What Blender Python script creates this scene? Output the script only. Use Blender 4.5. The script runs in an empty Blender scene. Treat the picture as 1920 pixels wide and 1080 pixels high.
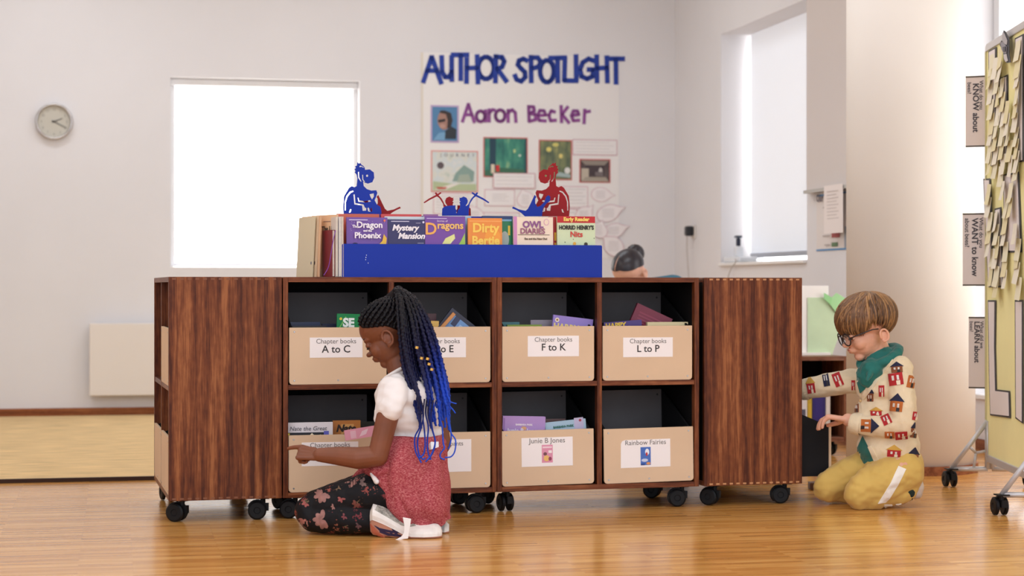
import bpy, bmesh, math, random
from math import sin, cos, pi, radians, sqrt, atan2
from mathutils import Vector, Matrix, Quaternion, noise
from mathutils.bvhtree import BVHTree
from mathutils.geometry import tessellate_polygon, delaunay_2d_cdt

random.seed(7)
scene = bpy.context.scene
COL = scene.collection
F = 3500.0          # focal length in pixels of the 1920 px wide frame
CAMH = 0.811        # camera height

# ------------------------------------------------------------------ camera
cam = bpy.data.cameras.new('camera')
cam.sensor_width = 36.0
cam.lens = F / 1920.0 * 36.0
cam.clip_end = 100
cam.dof.use_dof = True
cam.dof.focus_distance = 6.45
cam.dof.aperture_fstop = 3.4
camo = bpy.data.objects.new('camera', cam)
camo.location = (0, 0, CAMH)
camo.rotation_euler = (pi / 2, 0, 0)
COL.objects.link(camo)
scene.camera = camo

# ------------------------------------------------------------------ world, lamps, exposure
scene.view_settings.view_transform = 'Standard'
scene.view_settings.look = 'None'
scene.view_settings.exposure = 0.35
scene.view_settings.gamma = 1.0
scene.view_settings.use_curve_mapping = False
w = bpy.data.worlds.new('world')
scene.world = w
w.use_nodes = True
w.node_tree.nodes['Background'].inputs[0].default_value = (0.88, 0.96, 1.08, 1)
w.node_tree.nodes['Background'].inputs[1].default_value = 1.35

def area(name, loc, rot, size, sizey, power, color=(1, 1, 1)):
    l = bpy.data.lights.new(name, 'AREA')
    l.shape = 'RECTANGLE'
    l.size = size
    l.size_y = sizey
    l.energy = power
    l.color = color
    o = bpy.data.objects.new(name, l)
    o.location = loc
    o.rotation_euler = rot
    COL.objects.link(o)
    return o

# ceiling luminaires
for i, (lx, ly) in enumerate([(-2.2, 4.2), (1.2, 4.2), (-2.6, 7.6), (0.4, 7.9), (-2.8, 10.4), (-0.4, 10.6)]):
    area('ceiling_light', (lx, ly, 3.28), (0, 0, radians(12)), 1.5, 0.5, (26, 26, 16, 16, 13, 13)[i], (0.90, 0.97, 1.05))

# ------------------------------------------------------------------ helpers
def lin(c):
    c = c / 255.0
    return c / 12.92 if c <= 0.04045 else ((c + 0.055) / 1.055) ** 2.4

def rgb(*c):
    if len(c) == 1:
        c = c[0]
    return (lin(c[0]), lin(c[1]), lin(c[2]), 1.0)

_M = {}
def mat(name, c=(200, 200, 200), rough=0.6, metal=0.0, emit=0.0, var=0.0, vscale=8.0, bump=0.0, bscale=60.0, alpha=None, stretch=None, spec=0.5, sheen=0.0):
    if name in _M:
        return _M[name]
    m = bpy.data.materials.new(name)
    m.use_nodes = True
    nt = m.node_tree
    b = nt.nodes['Principled BSDF']
    b.inputs['Base Color'].default_value = rgb(c)
    b.inputs['Roughness'].default_value = rough
    b.inputs['Metallic'].default_value = metal
    b.inputs['Specular IOR Level'].default_value = spec
    if sheen:
        b.inputs['Sheen Weight'].default_value = sheen
    if emit:
        b.inputs['Emission Color'].default_value = rgb(c)
        b.inputs['Emission Strength'].default_value = emit
    if var or bump:
        tc = nt.nodes.new('ShaderNodeTexCoord')
        src = tc.outputs['Object']
        if stretch:
            mp = nt.nodes.new('ShaderNodeMapping')
            mp.inputs['Scale'].default_value = stretch
            nt.links.new(src, mp.inputs[0])
            src = mp.outputs[0]
    if var:
        n = nt.nodes.new('ShaderNodeTexNoise')
        n.inputs['Scale'].default_value = vscale
        n.inputs['Detail'].default_value = 4
        nt.links.new(src, n.inputs['Vector'])
        r = nt.nodes.new('ShaderNodeValToRGB')
        lo = [max(0, x * (1 - var)) for x in c]
        hi = [min(255, x * (1 + var)) for x in c]
        r.color_ramp.elements[0].color = rgb(lo)
        r.color_ramp.elements[0].position = 0.3
        r.color_ramp.elements[1].color = rgb(hi)
        r.color_ramp.elements[1].position = 0.7
        nt.links.new(n.outputs['Fac'], r.inputs[0])
        nt.links.new(r.outputs[0], b.inputs['Base Color'])
    if bump:
        n2 = nt.nodes.new('ShaderNodeTexNoise')
        n2.inputs['Scale'].default_value = bscale
        n2.inputs['Detail'].default_value = 3
        nt.links.new(src, n2.inputs['Vector'])
        bp = nt.nodes.new('ShaderNodeBump')
        bp.inputs['Strength'].default_value = bump
        bp.inputs['Distance'].default_value = 0.01
        nt.links.new(n2.outputs['Fac'], bp.inputs['Height'])
        nt.links.new(bp.outputs[0], b.inputs['Normal'])
    _M[name] = m
    return m

def pmat(c, rough=0.55):
    """plain print or paper colour"""
    return mat('print_%d_%d_%d' % tuple(int(x) for x in c), c, rough)

def ramp(nt, fac, stops):
    r = nt.nodes.new('ShaderNodeValToRGB')
    e = r.color_ramp.elements
    e[0].position, e[0].color = stops[0][0], rgb(stops[0][1])
    e[1].position, e[1].color = stops[-1][0], rgb(stops[-1][1])
    for p, c in stops[1:-1]:
        k = e.new(p)
        k.color = rgb(c)
    nt.links.new(fac, r.inputs[0])
    return r.outputs[0]

def wood(name, cols, axis, rough=0.38):
    """dark strip bamboo / wood with the grain running along axis (0,1,2)"""
    if name in _M:
        return _M[name]
    m = bpy.data.materials.new(name)
    m.use_nodes = True
    nt = m.node_tree
    b = nt.nodes['Principled BSDF']
    b.inputs['Roughness'].default_value = rough
    b.inputs['Specular IOR Level'].default_value = 0.2
    tc = nt.nodes.new('ShaderNodeTexCoord')
    def layer(s_across, s_along, scale, detail):
        mp = nt.nodes.new('ShaderNodeMapping')
        sc = [s_across] * 3
        sc[axis] = s_along
        mp.inputs['Scale'].default_value = sc
        nt.links.new(tc.outputs['Object'], mp.inputs[0])
        n = nt.nodes.new('ShaderNodeTexNoise')
        n.inputs['Scale'].default_value = scale
        n.inputs['Detail'].default_value = detail
        nt.links.new(mp.outputs[0], n.inputs['Vector'])
        return n.outputs['Fac']
    a = layer(1, 0.03, 38, 2)
    c = layer(1, 0.06, 190, 4)
    d = layer(1, 0.5, 60, 5)
    mx = nt.nodes.new('ShaderNodeMath'); mx.operation = 'MULTIPLY_ADD'
    nt.links.new(c, mx.inputs[0]); mx.inputs[1].default_value = 0.55
    nt.links.new(a, mx.inputs[2])
    mx2 = nt.nodes.new('ShaderNodeMath'); mx2.operation = 'MULTIPLY_ADD'
    nt.links.new(d, mx2.inputs[0]); mx2.inputs[1].default_value = 0.25
    nt.links.new(mx.outputs[0], mx2.inputs[2])
    mr = nt.nodes.new('ShaderNodeMapRange')
    mr.inputs[1].default_value = 0.6; mr.inputs[2].default_value = 1.2
    nt.links.new(mx2.outputs[0], mr.inputs[0])
    o = ramp(nt, mr.outputs[0], [(0.22, cols[0]), (0.44, cols[1]), (0.62, cols[2]), (0.88, cols[3])])
    nt.links.new(o, b.inputs['Base Color'])
    _M[name] = m
    return m

def new_mesh(verts, faces):
    me = bpy.data.meshes.new('mesh')
    me.from_pydata([tuple(v) for v in verts], [], faces)
    me.update()
    return me

XF = {}
def link(name, me, m=None, parent=None, mats=None, fmat=None, smooth=False, world=False):
    """one mesh object; world=True: vertices are world coordinates"""
    if world and parent is not None:
        p, chain = parent, []
        me.transform(XF[parent.name].inverted())
    o = bpy.data.objects.new(name, me)
    COL.objects.link(o)
    if parent is not None:
        o.parent = parent
        XF[o.name] = XF[parent.name].copy()
    else:
        XF[o.name] = Matrix.Identity(4)
    for mm in (mats or ([m] if m else [])):
        me.materials.append(mm)
    if fmat:
        for f, i in zip(me.polygons, fmat):
            f.material_index = i
    if smooth:
        me.polygons.foreach_set('use_smooth', [True] * len(me.polygons))
    return o

def tag(o, label=None, cat=None, group=None, kind=None):
    if label: o['label'] = label
    if cat: o['category'] = cat
    if group: o['group'] = group
    if kind: o['kind'] = kind
    return o

def thing(name, label, cat, M=None, group=None, kind=None):
    o = bpy.data.objects.new(name, None)
    o.empty_display_size = 0.05
    COL.objects.link(o)
    M = M if M is not None else Matrix.Identity(4)
    o.matrix_world = M
    XF[o.name] = M.copy()
    return tag(o, label, cat, group, kind)

class MB:
    def __init__(s):
        s.v, s.f, s.m = [], [], []
    def add(s, v, f, mi=0):
        k = len(s.v)
        s.v += [Vector(x) for x in v]
        s.f += [tuple(i + k for i in q) for q in f]
        s.m += [mi] * len(f)
        return s
    def box(s, x0, x1, y0, y1, z0, z1, mi=0, M=None):
        v = [Vector(p) for p in ((x0, y0, z0), (x1, y0, z0), (x1, y1, z0), (x0, y1, z0), (x0, y0, z1), (x1, y0, z1), (x1, y1, z1), (x0, y1, z1))]
        if M is not None:
            v = [M @ p for p in v]
        return s.add(v, [(0, 3, 2, 1), (4, 5, 6, 7), (0, 1, 5, 4), (1, 2, 6, 5), (2, 3, 7, 6), (3, 0, 4, 7)], mi)
    def cyl(s, c, axis, r, h, n=20, r2=None, mi=0):
        a = Vector(axis).normalized()
        q = a.to_track_quat('Z', 'Y').to_matrix()
        r2 = r if r2 is None else r2
        c = Vector(c)
        v = [c + q @ Vector((r * cos(2 * pi * i / n), r * sin(2 * pi * i / n), 0)) for i in range(n)]
        v += [c + q @ Vector((r2 * cos(2 * pi * i / n), r2 * sin(2 * pi * i / n), h)) for i in range(n)]
        f = [(i, (i + 1) % n, n + (i + 1) % n, n + i) for i in range(n)] + [tuple(range(n - 1, -1, -1)), tuple(range(n, 2 * n))]
        return s.add(v, f, mi)
    def poly(s, pts, h, Mt, mi=0):
        """closed outline pts (list of rings for holes) in local xz, extruded from y=0 to y=h"""
        rings = pts if isinstance(pts[0][0], (tuple, list, Vector)) else [pts]
        flat = [p for r in rings for p in r]
        tri = tessellate_polygon([[Vector((p[0], p[1], 0)) for p in r] for r in rings])
        n = len(flat)
        v = [Mt @ Vector((p[0], 0, p[1])) for p in flat] + [Mt @ Vector((p[0], h, p[1])) for p in flat]
        f = []
        for t in tri:
            a, b, c = [flat[i] for i in t]
            ccw = (b[0] - a[0]) * (c[1] - a[1]) - (b[1] - a[1]) * (c[0] - a[0]) > 0
            t = t if ccw else (t[0], t[2], t[1])
            f.append(tuple(t))
            f.append((t[2] + n, t[1] + n, t[0] + n))
        k = 0
        for r in rings:
            L = len(r)
            ar = sum(r[i][0] * r[(i + 1) % L][1] - r[(i + 1) % L][0] * r[i][1] for i in range(L))
            inv = (ar > 0) == (r is rings[0])
            for i in range(L):
                a, b = k + i, k + (i + 1) % L
                f.append((b, a, a + n, b + n) if inv else (a, b, b + n, a + n))
            k += L
        return s.add(v, f, mi)
    def tube(s, pts, rad, n=8, mi=0, cap=True, flat=1.0):
        pts = [Vector(p) for p in pts]
        L = len(pts)
        if not isinstance(rad, (list, tuple)):
            rad = [rad] * L
        v = []
        up = Vector((0.123, 0.31, 0.94))
        t0 = None
        for i, p in enumerate(pts):
            t = (pts[min(i + 1, L - 1)] - pts[max(i - 1, 0)])
            t = t.normalized() if t.length > 1e-9 else Vector((0, 0, 1))
            x = t.cross(up)
            if x.length < 1e-4:
                x = t.cross(Vector((1, 0, 0)))
            x.normalize()
            y = x.cross(t).normalized()
            up = y
            for k in range(n):
                a = 2 * pi * k / n
                v.append(p + x * (rad[i] * cos(a)) + y * (rad[i] * flat * sin(a)))
        f = [(i * n + k, i * n + (k + 1) % n, (i + 1) * n + (k + 1) % n, (i + 1) * n + k) for i in range(L - 1) for k in range(n)]
        if cap:
            f += [tuple(range(n - 1, -1, -1)), tuple((L - 1) * n + k for k in range(n))]
        return s.add(v, f, mi)
    def ell(s, c, r, R=None, n=16, mi=0):
        c = Vector(c)
        R = R if R is not None else Matrix.Identity(3)
        nr = max(6, n // 2)
        v = [c + R @ Vector((0, 0, -r[2]))]
        for j in range(1, nr):
            th = -pi / 2 + pi * j / nr
            for i in range(n):
                a = 2 * pi * i / n
                v.append(c + R @ Vector((r[0] * cos(th) * cos(a), r[1] * cos(th) * sin(a), r[2] * sin(th))))
        v.append(c + R @ Vector((0, 0, r[2])))
        f = [(0, 1 + (i + 1) % n, 1 + i) for i in range(n)]
        for j in range(nr - 2):
            a, b = 1 + j * n, 1 + (j + 1) * n
            f += [(a + i, a + (i + 1) % n, b + (i + 1) % n, b + i) for i in range(n)]
        a = 1 + (nr - 2) * n
        f += [(a + i, a + (i + 1) % n, len(v) - 1) for i in range(n)]
        return s.add(v, f, mi)
    def cap(s, a, b, ra, rb, n=14, mi=0):
        """tapered capsule"""
        a, b = Vector(a), Vector(b)
        s.ell(a, (ra, ra, ra), n=n, mi=mi)
        s.ell(b, (rb, rb, rb), n=n, mi=mi)
        if (b - a).length > 1e-6:
            d = b - a
            s.cyl(a, d, ra, d.length, n=n, r2=rb, mi=mi)
        return s
    def chain(s, pr, n=14):
        for (a, ra), (b, rb) in zip(pr, pr[1:]):
            s.cap(a, b, ra, rb, n)
        return s
    def obj(s, name, m=None, parent=None, smooth=False, world=False, mats=None, bevel=0, seg=2):
        me = new_mesh(s.v, s.f)
        o = link(name, me, m, parent, mats, s.m if mats else None, smooth, world)
        if bevel:
            b = o.modifiers.new('bevel', 'BEVEL')
            b.width = bevel
            b.segments = seg
            b.limit_method = 'ANGLE'
        return o

def T(x, y, z):
    return Matrix.Translation((x, y, z))
def RX(a): return Matrix.Rotation(radians(a), 4, 'X')
def RY(a): return Matrix.Rotation(radians(a), 4, 'Y')
def RZ(a): return Matrix.Rotation(radians(a), 4, 'Z')

def catmull(pts, n=8):
    P = [Vector(p) for p in pts]
    P = [P[0] * 2 - P[1]] + P + [P[-1] * 2 - P[-2]]
    out = []
    for i in range(1, len(P) - 2):
        for k in range(n):
            t = k / n
            a, b, c, d = P[i - 1], P[i], P[i + 1], P[i + 2]
            out.append(0.5 * ((2 * b) + (c - a) * t + (2 * a - 5 * b + 4 * c - d) * t * t + (3 * b - a - 3 * c + d) * t ** 3))
    out.append(P[-2])
    return out

def W(px, py, Z):
    """world point seen at a pixel, at distance Z from the camera"""
    return Vector(((px - 960) / F * Z, Z, CAMH - (py - 540) / F * Z))

class Frame:
    """vertical plane frame: t along the plane, n away from the viewer, z up"""
    def __init__(s, x, y, yaw):
        s.x, s.y, s.c, s.s = x, y, cos(radians(yaw)), sin(radians(yaw))
        s.M = T(x, y, 0) @ RZ(yaw)
    def pix(s, px, py=540, n=0.0):
        a = (px - 960) / F
        Z = (n - s.x * s.s + s.y * s.c) / (s.c - a * s.s)
        t = (a * Z - s.x) * s.c + (Z - s.y) * s.s
        return t, CAMH - (py - 540) / F * Z, Z

# text as real flat lettering: local xz plane, facing -y
def txt(parent, s, size, x, z, y, c=(30, 30, 30), align='CENTER', bold=0.0, M=None, name='lettering', thick=0.0004, squeeze=1.0, shear=0.0):
    cu = bpy.data.curves.new('t', 'FONT')
    cu.body = s
    cu.size = size
    cu.align_x = align
    cu.offset = bold
    cu.shear = shear
    cu.resolution_u = 3
    cu.extrude = thick / 2
    ob = bpy.data.objects.new('t', cu)
    me = bpy.data.meshes.new_from_object(ob)
    bpy.data.objects.remove(ob)
    bpy.data.curves.remove(cu)
    MM = (M if M is not None else Matrix.Identity(4)) @ T(x, y, z) @ RX(90) @ Matrix.Diagonal((squeeze, 1, 1, 1))
    me.transform(MM)
    me.materials.clear()
    return link(name, me, pmat(c), parent)

def flat_print(parent, name, polys, y0, M=None, step=0.0003):
    """printed shapes: list of (colour, outline in xz), stacked towards the viewer"""
    b = MB()
    mats, idx = [], {}
    for k, (c, pts) in enumerate(polys):
        if c not in idx:
            idx[c] = len(mats)
            mats.append(pmat(c))
        yy = y0 - step * (k + 1)
        b.poly(pts, step * 0.9, (M if M is not None else Matrix.Identity(4)) @ T(0, yy, 0), idx[c])
    return b.obj(name, None, parent, mats=mats)

def rect(x0, z0, x1, z1):
    return [(x0, z0), (x1, z0), (x1, z1), (x0, z1)]
def disc(x, z, rx, rz=None, n=14, a0=0):
    rz = rz or rx
    return [(x + rx * cos(2 * pi * i / n + a0), z + rz * sin(2 * pi * i / n + a0)) for i in range(n)]

def remesh(b, name, m, parent, voxel, smooth=4, fold=None, M=None, mats=None):
    """closed shapes in b -> one continuous smooth surface (vertices in world coordinates)"""
    me = new_mesh(b.v, b.f)
    o = bpy.data.objects.new('tmp', me)
    COL.objects.link(o)
    r = o.modifiers.new('r', 'REMESH')
    r.mode = 'VOXEL'
    r.voxel_size = voxel
    sm = o.modifiers.new('s', 'SMOOTH')
    sm.iterations = smooth
    sm.factor = 0.5
    dg = bpy.context.evaluated_depsgraph_get()
    me2 = bpy.data.meshes.new_from_object(o.evaluated_get(dg))
    bpy.data.objects.remove(o)
    if fold:
        nr = [v.normal.copy() for v in me2.vertices]
        for v, nn in zip(me2.vertices, nr):
            v.co += nn * fold(v.co, nn)
        me2.update()
    bv = BVHTree.FromPolygons([v.co.copy() for v in me2.vertices], [tuple(p.vertices) for p in me2.polygons])
    me2.materials.clear()
    ob = link(name, me2, m, parent, mats=mats, smooth=True, world=True)
    return ob, bv

def on_surface(bv, px, py, off=0.002):
    d = Vector(((px - 960) / F, 1, -(py - 540) / F)).normalized()
    loc, nr, i, dist = bv.ray_cast(Vector((0, 0, CAMH)), d)
    if loc is None:
        return None
    if nr.dot(d) > 0:
        nr = -nr
    return loc + nr * off, nr

def patch(bv, poly, m, parent, name, off=0.002, step=3.0, thick=0.0015):
    """a piece of cloth lying on the surface, outline given where the photo shows it"""
    P = [Vector(p) for p in poly]
    bd = []
    for a, b in zip(P, P[1:] + P[:1]):
        k = max(1, int((b - a).length / step))
        bd += [a.lerp(b, i / k) for i in range(k)]
    nb = len(bd)
    xs = [p.x for p in bd]; ys = [p.y for p in bd]
    pts = list(bd)
    def inside(q):
        r = False
        for a, b in zip(bd, bd[1:] + bd[:1]):
            if (a.y > q.y) != (b.y > q.y) and q.x < (b.x - a.x) * (q.y - a.y) / (b.y - a.y) + a.x:
                r = not r
        return r
    y = min(ys) + step * 0.5
    while y < max(ys):
        x = min(xs) + step * 0.5
        while x < max(xs):
            q = Vector((x, y))
            if inside(q) and min((q - e).length for e in bd) > step * 0.4:
                pts.append(q)
            x += step
        y += step
    r = delaunay_2d_cdt([Vector((p.x, p.y)) for p in pts], [(i, (i + 1) % nb) for i in range(nb)], [], 1, 1e-4)
    vs, fs = r[0], r[2]
    W3, N3, ok = [], [], []
    for p in vs:
        h = on_surface(bv, p.x, p.y, off)
        ok.append(h is not None)
        W3.append(h[0] if h else Vector())
        N3.append(h[1] if h else Vector((0, -1, 0)))
    fs = [f for f in fs if all(ok[i] for i in f) and max((W3[f[i]] - W3[f[i - 1]]).length for i in range(3)) < 0.06]
    used = sorted({i for f in fs for i in f})
    if not used:
        return None
    mp = {u: k for k, u in enumerate(used)}
    n = len(used)
    v = [W3[u] for u in used] + [W3[u] - N3[u] * (off + thick) for u in used]
    ff = [tuple(mp[i] for i in reversed(f)) for f in fs] + [tuple(mp[i] + n for i in f) for f in fs]
    cnt = {}
    for f in ff[:len(fs)]:
        for i in range(3):
            cnt[(f[i], f[(i + 1) % 3])] = 1
    for (a, c) in list(cnt):
        if (c, a) not in cnt:
            ff.append((c, a, a + n, c + n))
    return link(name, new_mesh(v, ff), m, parent, smooth=False, world=True)
# ================================================================== room shell
ROOM = Frame(0.0, 12.36, 12)
RM = ROOM.M
UC = 1.1225          # corner of back wall and right wall (room coordinates)
JOG = -3.2           # where the right wall steps out, behind the column
UA = UC + 0.55

wallm = mat('wall_paint', (235, 233, 235), 0.85, var=0.012, vscale=1.2, spec=0.2)
revealm = mat('reveal_paint', (244, 243, 242), 0.8, spec=0.2)

def floor_mat():
    m = bpy.data.materials.new('oak_strip_floor')
    m.use_nodes = True
    nt = m.node_tree
    b = nt.nodes['Principled BSDF']
    b.inputs['Roughness'].default_value = 0.2
    b.inputs['Specular IOR Level'].default_value = 0.75
    tc = nt.nodes.new('ShaderNodeTexCoord')
    mp = nt.nodes.new('ShaderNodeMapping')
    nt.links.new(tc.outputs['Object'], mp.inputs[0])
    br = nt.nodes.new('ShaderNodeTexBrick')
    br.offset = 0.37
    br.inputs['Scale'].default_value = 1.0
    br.inputs['Brick Width'].default_value = 0.42
    br.inputs['Row Height'].default_value = 0.026
    br.inputs['Mortar Size'].default_value = 0.0007
    br.inputs['Bias'].default_value = 0.0
    br.inputs['Color1'].default_value = (0, 0, 0, 1)
    br.inputs['Color2'].default_value = (1, 1, 1, 1)
    br.inputs['Mortar'].default_value = (0.1, 0.1, 0.1, 1)
    nt.links.new(mp.outputs[0], br.inputs['Vector'])
    mp2 = nt.nodes.new('ShaderNodeMapping')
    mp2.inputs['Scale'].default_value = (1.6, 26, 1)
    nt.links.new(tc.outputs['Object'], mp2.inputs[0])
    n = nt.nodes.new('ShaderNodeTexNoise')
    n.inputs['Scale'].default_value = 3.0
    n.inputs['Detail'].default_value = 5
    nt.links.new(mp2.outputs[0], n.inputs['Vector'])
    n2 = nt.nodes.new('ShaderNodeTexNoise')
    n2.inputs['Scale'].default_value = 1.1
    nt.links.new(tc.outputs['Object'], n2.inputs['Vector'])
    a = nt.nodes.new('ShaderNodeMath'); a.operation = 'MULTIPLY_ADD'
    nt.links.new(br.outputs['Color'], a.inputs[0]); a.inputs[1].default_value = 0.42
    nt.links.new(n.outputs['Fac'], a.inputs[2])
    a2 = nt.nodes.new('ShaderNodeMath'); a2.operation = 'MULTIPLY_ADD'
    nt.links.new(n2.outputs['Fac'], a2.inputs[0]); a2.inputs[1].default_value = 0.25
    nt.links.new(a.outputs[0], a2.inputs[2])
    mr = nt.nodes.new('ShaderNodeMapRange')
    mr.inputs[1].default_value = 0.35; mr.inputs[2].default_value = 1.25
    nt.links.new(a2.outputs[0], mr.inputs[0])
    o = ramp(nt, mr.outputs[0], [(0, (158, 100, 44)), (0.35, (192, 132, 62)), (0.65, (214, 156, 82)), (1, (230, 180, 110))])
    nt.links.new(o, b.inputs['Base Color'])
    bp = nt.nodes.new('ShaderNodeBump')
    bp.inputs['Strength'].default_value = 0.06
    bp.inputs['Distance'].default_value = 0.002
    nt.links.new(a.outputs[0], bp.inputs['Height'])
    nt.links.new(bp.outputs[0], b.inputs['Normal'])
    return m

def shell(name, b, m, **k):
    o = b.obj(name, m)
    o.matrix_world = RM
    XF[o.name] = RM.copy()
    return tag(o, kind='structure', **k)

shell('floor', MB().box(-6.2, 4.5, -14.5, 0.3, -0.1, 0), floor_mat())
shell('ceiling', MB().box(-6.2, 4.5, -9.5, 0.3, 3.3, 3.4), mat('ceiling_paint', (240, 238, 234), 0.9))

def grid_wall(u0, u1, z0, z1, holes, thick, fixed):
    """wall slab with rectangular openings; fixed(u, d, z) -> point"""
    us = sorted({u0, u1} | {x for h in holes for x in h[:2]})
    zs = sorted({z0, z1} | {x for h in holes for x in h[2:]})
    b = MB()
    for ua, ub in zip(us, us[1:]):
        for za, zb in zip(zs, zs[1:]):
            if any(h[0] - 1e-6 <= ua and ub <= h[1] + 1e-6 and h[2] - 1e-6 <= za and zb <= h[3] + 1e-6 for h in holes):
                continue
            c = [fixed(u, d, z) for d in (0, thick) for u, z in ((ua, za), (ub, za), (ub, zb), (ua, zb))]
            b.add(c, [(0, 1, 2, 3), (7, 6, 5, 4), (1, 0, 4, 5), (2, 1, 5, 6), (3, 2, 6, 7), (0, 3, 7, 4)])
    return b

# back wall with a square window
wl, wtop, _ = ROOM.pix(320, 144)
wr = ROOM.pix(674)[0]
wbot = ROOM.pix(400, 500.5)[1]
shell('wall_back', grid_wall(-6.0, UC, 0, 3.3, [(wl, wr, wbot, wtop)], 0.3, lambda u, d, z: (u, d, z)), wallm)
# right wall: window in the first stretch, then a step outwards behind the column
RW = Frame(*(RM @ Vector((UC, 0, 0))).xy, 12 - 90)     # t runs along the wall towards the viewer, n outwards
w2a = RW.pix(1352)[0]; w2b = RW.pix(1513)[0]
w2top = RW.pix(1352, 65)[1]; w2bot = RW.pix(1352, 493)[1]
shell('wall_right', grid_wall(0, -JOG, 0, 3.3, [(w2a, w2b, w2bot, w2top)], 0.3, lambda u, d, z: (UC + d, -u, z)), wallm)
shell('wall_return', MB().box(UC + 0.301, UA + 0.3, JOG, JOG + 0.2, 0, 3.3), wallm)
shell('wall_alcove', grid_wall(-JOG, 9.0, 0, 3.3, [(3.36, 6.6, 0.28, 2.5)], 0.25, lambda u, d, z: (UA + d, -u, z)), wallm)
shell('wall_left', MB().box(-6.2, -6.0, -9.5, 0, 0, 3.3), wallm)

glow = mat('daylit_blind', (255, 253, 250), 0.9, emit=2.4)
glow2 = mat('daylit_blind_soft', (240, 243, 250), 0.9, emit=0.22)
glow3 = mat('daylit_glass', (250, 252, 255), 0.9, emit=1.5)
frm = mat('window_frame_white', (236, 237, 240), 0.5)

# window 1: bright roller blind deep in the reveal
w1 = thing('window_1', None, None, RM, kind='structure')
MB().box(wl, wr, 0.14, 0.15, wbot, wtop).obj('blind', glow, w1)
MB().box(wl + 0.002, wr - 0.002, 0.06, 0.135, wtop - 0.045, wtop - 0.002).obj('blind_cassette', frm, w1, bevel=0.006)
for a, b_ in ((wl + 0.001, wl + 0.03), (wr - 0.03, wr - 0.001)):
    MB().box(a, b_, 0.10, 0.137, wbot + 0.002, wtop - 0.046).obj('side_guide', frm, w1)
MB().box(wl + 0.031, wr - 0.031, 0.118, 0.134, wbot + 0.004, wbot + 0.03).obj('bottom_rail', frm, w1, bevel=0.004)

# window 2 in the right wall: bright gap of glass beside a pale blind
M2 = RW.M
w2 = thing('window_2', None, None, M2, kind='structure')
MB().box(w2a, w2b, 0.27, 0.285, w2bot, w2top).obj('pane', glow, w2)
MB().box(w2a + 0.05, w2b, 0.18, 0.19, w2bot + 0.06, w2top).obj('blind', glow2, w2)
MB().box(w2a + 0.05, w2b, 0.172, 0.198, w2bot + 0.03, w2bot + 0.06).obj('blind_rail', mat('blind_rail_grey', (196, 198, 206), 0.5), w2, bevel=0.004)
MB().box(w2a, w2b, -0.02, 0.265, w2bot - 0.02, w2bot).obj('sill', revealm, w2, bevel=0.004)
for a, b_ in ((w2a + 0.001, w2a + 0.04), (w2b - 0.04, w2b - 0.001)):
    MB().box(a, b_, 0.21, 0.265, w2bot + 0.001, w2top - 0.001).obj('frame_post', frm, w2)

# window 3: tall daylit opening in the alcove behind the column
w3 = thing('window_3', None, None, RM, kind='structure')
MB().box(UA + 0.16, UA + 0.17, -6.6, -3.36, 0.28, 2.5).obj('pane', glow3, w3)
for y in (-3.40, -4.5, -5.55, -6.56):
    MB().box(UA + 0.1, UA + 0.155, y - 0.03, y + 0.03, 0.281, 2.499).obj('frame_post', frm, w3)
MB().box(UA - 0.02, UA + 0.1, -6.6, -3.36, 0.255, 0.279).obj('sill', revealm, w3, bevel=0.004)

# baseboards
bbm = wood('baseboard_wood', [(120, 66, 34), (142, 82, 44), (160, 98, 56), (172, 110, 66)], 0, 0.45)
bbm2 = wood('baseboard_wood_side', [(112, 62, 38), (128, 74, 46), (142, 86, 54), (150, 94, 60)], 1, 0.45)
shell('baseboard_back', MB().box(-6.0, UC - 0.02, -0.016, 0, 0, 0.055), bbm)
shell('baseboard_right', MB().box(UC - 0.016, UC, JOG, 0, 0, 0.055), bbm2)
shell('baseboard_alcove', MB().box(UA - 0.016, UA, -9, JOG, 0, 0.055), bbm2)

# round column
cx, cy = (1707 - 960) / F * 8.33, 8.33
cb = MB().cyl((cx, cy, 0), (0, 0, 1), 0.282, 3.3, 64)
co = cb.obj('column', mat('column_plaster', (236, 229, 221), 0.8, var=0.01, vscale=2, bump=0.03, bscale=9, spec=0.2), smooth=False)
for p in co.data.polygons:
    if len(p.vertices) == 4: p.use_smooth = True
tag(co, kind='structure')
bb = MB()
for i in range(48):
    a, b2 = 2 * pi * i / 48, 2 * pi * (i + 1) / 48
    bb.add([(cx + r * cos(t), cy + r * sin(t), z) for z in (0, 0.04) for (r, t) in ((0.294, a), (0.294, b2), (0.283, b2), (0.283, a))],
           [(0, 1, 5, 4), (4, 5, 6, 7), (2, 3, 7, 6)])
tag(bb.obj('baseboard_column', bbm2), kind='structure')

# carpet mat laid in front of the back wall
cm = mat('sisal_carpet', (232, 198, 144), 0.95, var=0.10, vscale=5, bump=0.5, bscale=160, stretch=(1, 7, 1), spec=0.1, sheen=0.1)
z0n = ROOM.pix(145, 540)[0]
def rpt(px, Z):
    q = RM.inverted() @ Vector(((px - 960) / F * Z, Z, 0))
    return q
cf = rpt(0, CAMH * F / 365.4)
crp = thing('carpet', 'large sand coloured woven carpet in front of the back wall', 'carpet', RM)
b = MB().box(-5.0, -0.2, cf.y, -0.10, 0.0, 0.012)
b.obj('pile', cm, crp)
MB().box(-5.0, -0.2, cf.y - 0.025, cf.y - 0.001, 0.0, 0.016).obj('border', mat('carpet_edge', (58, 36, 26), 0.9), crp)
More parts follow.
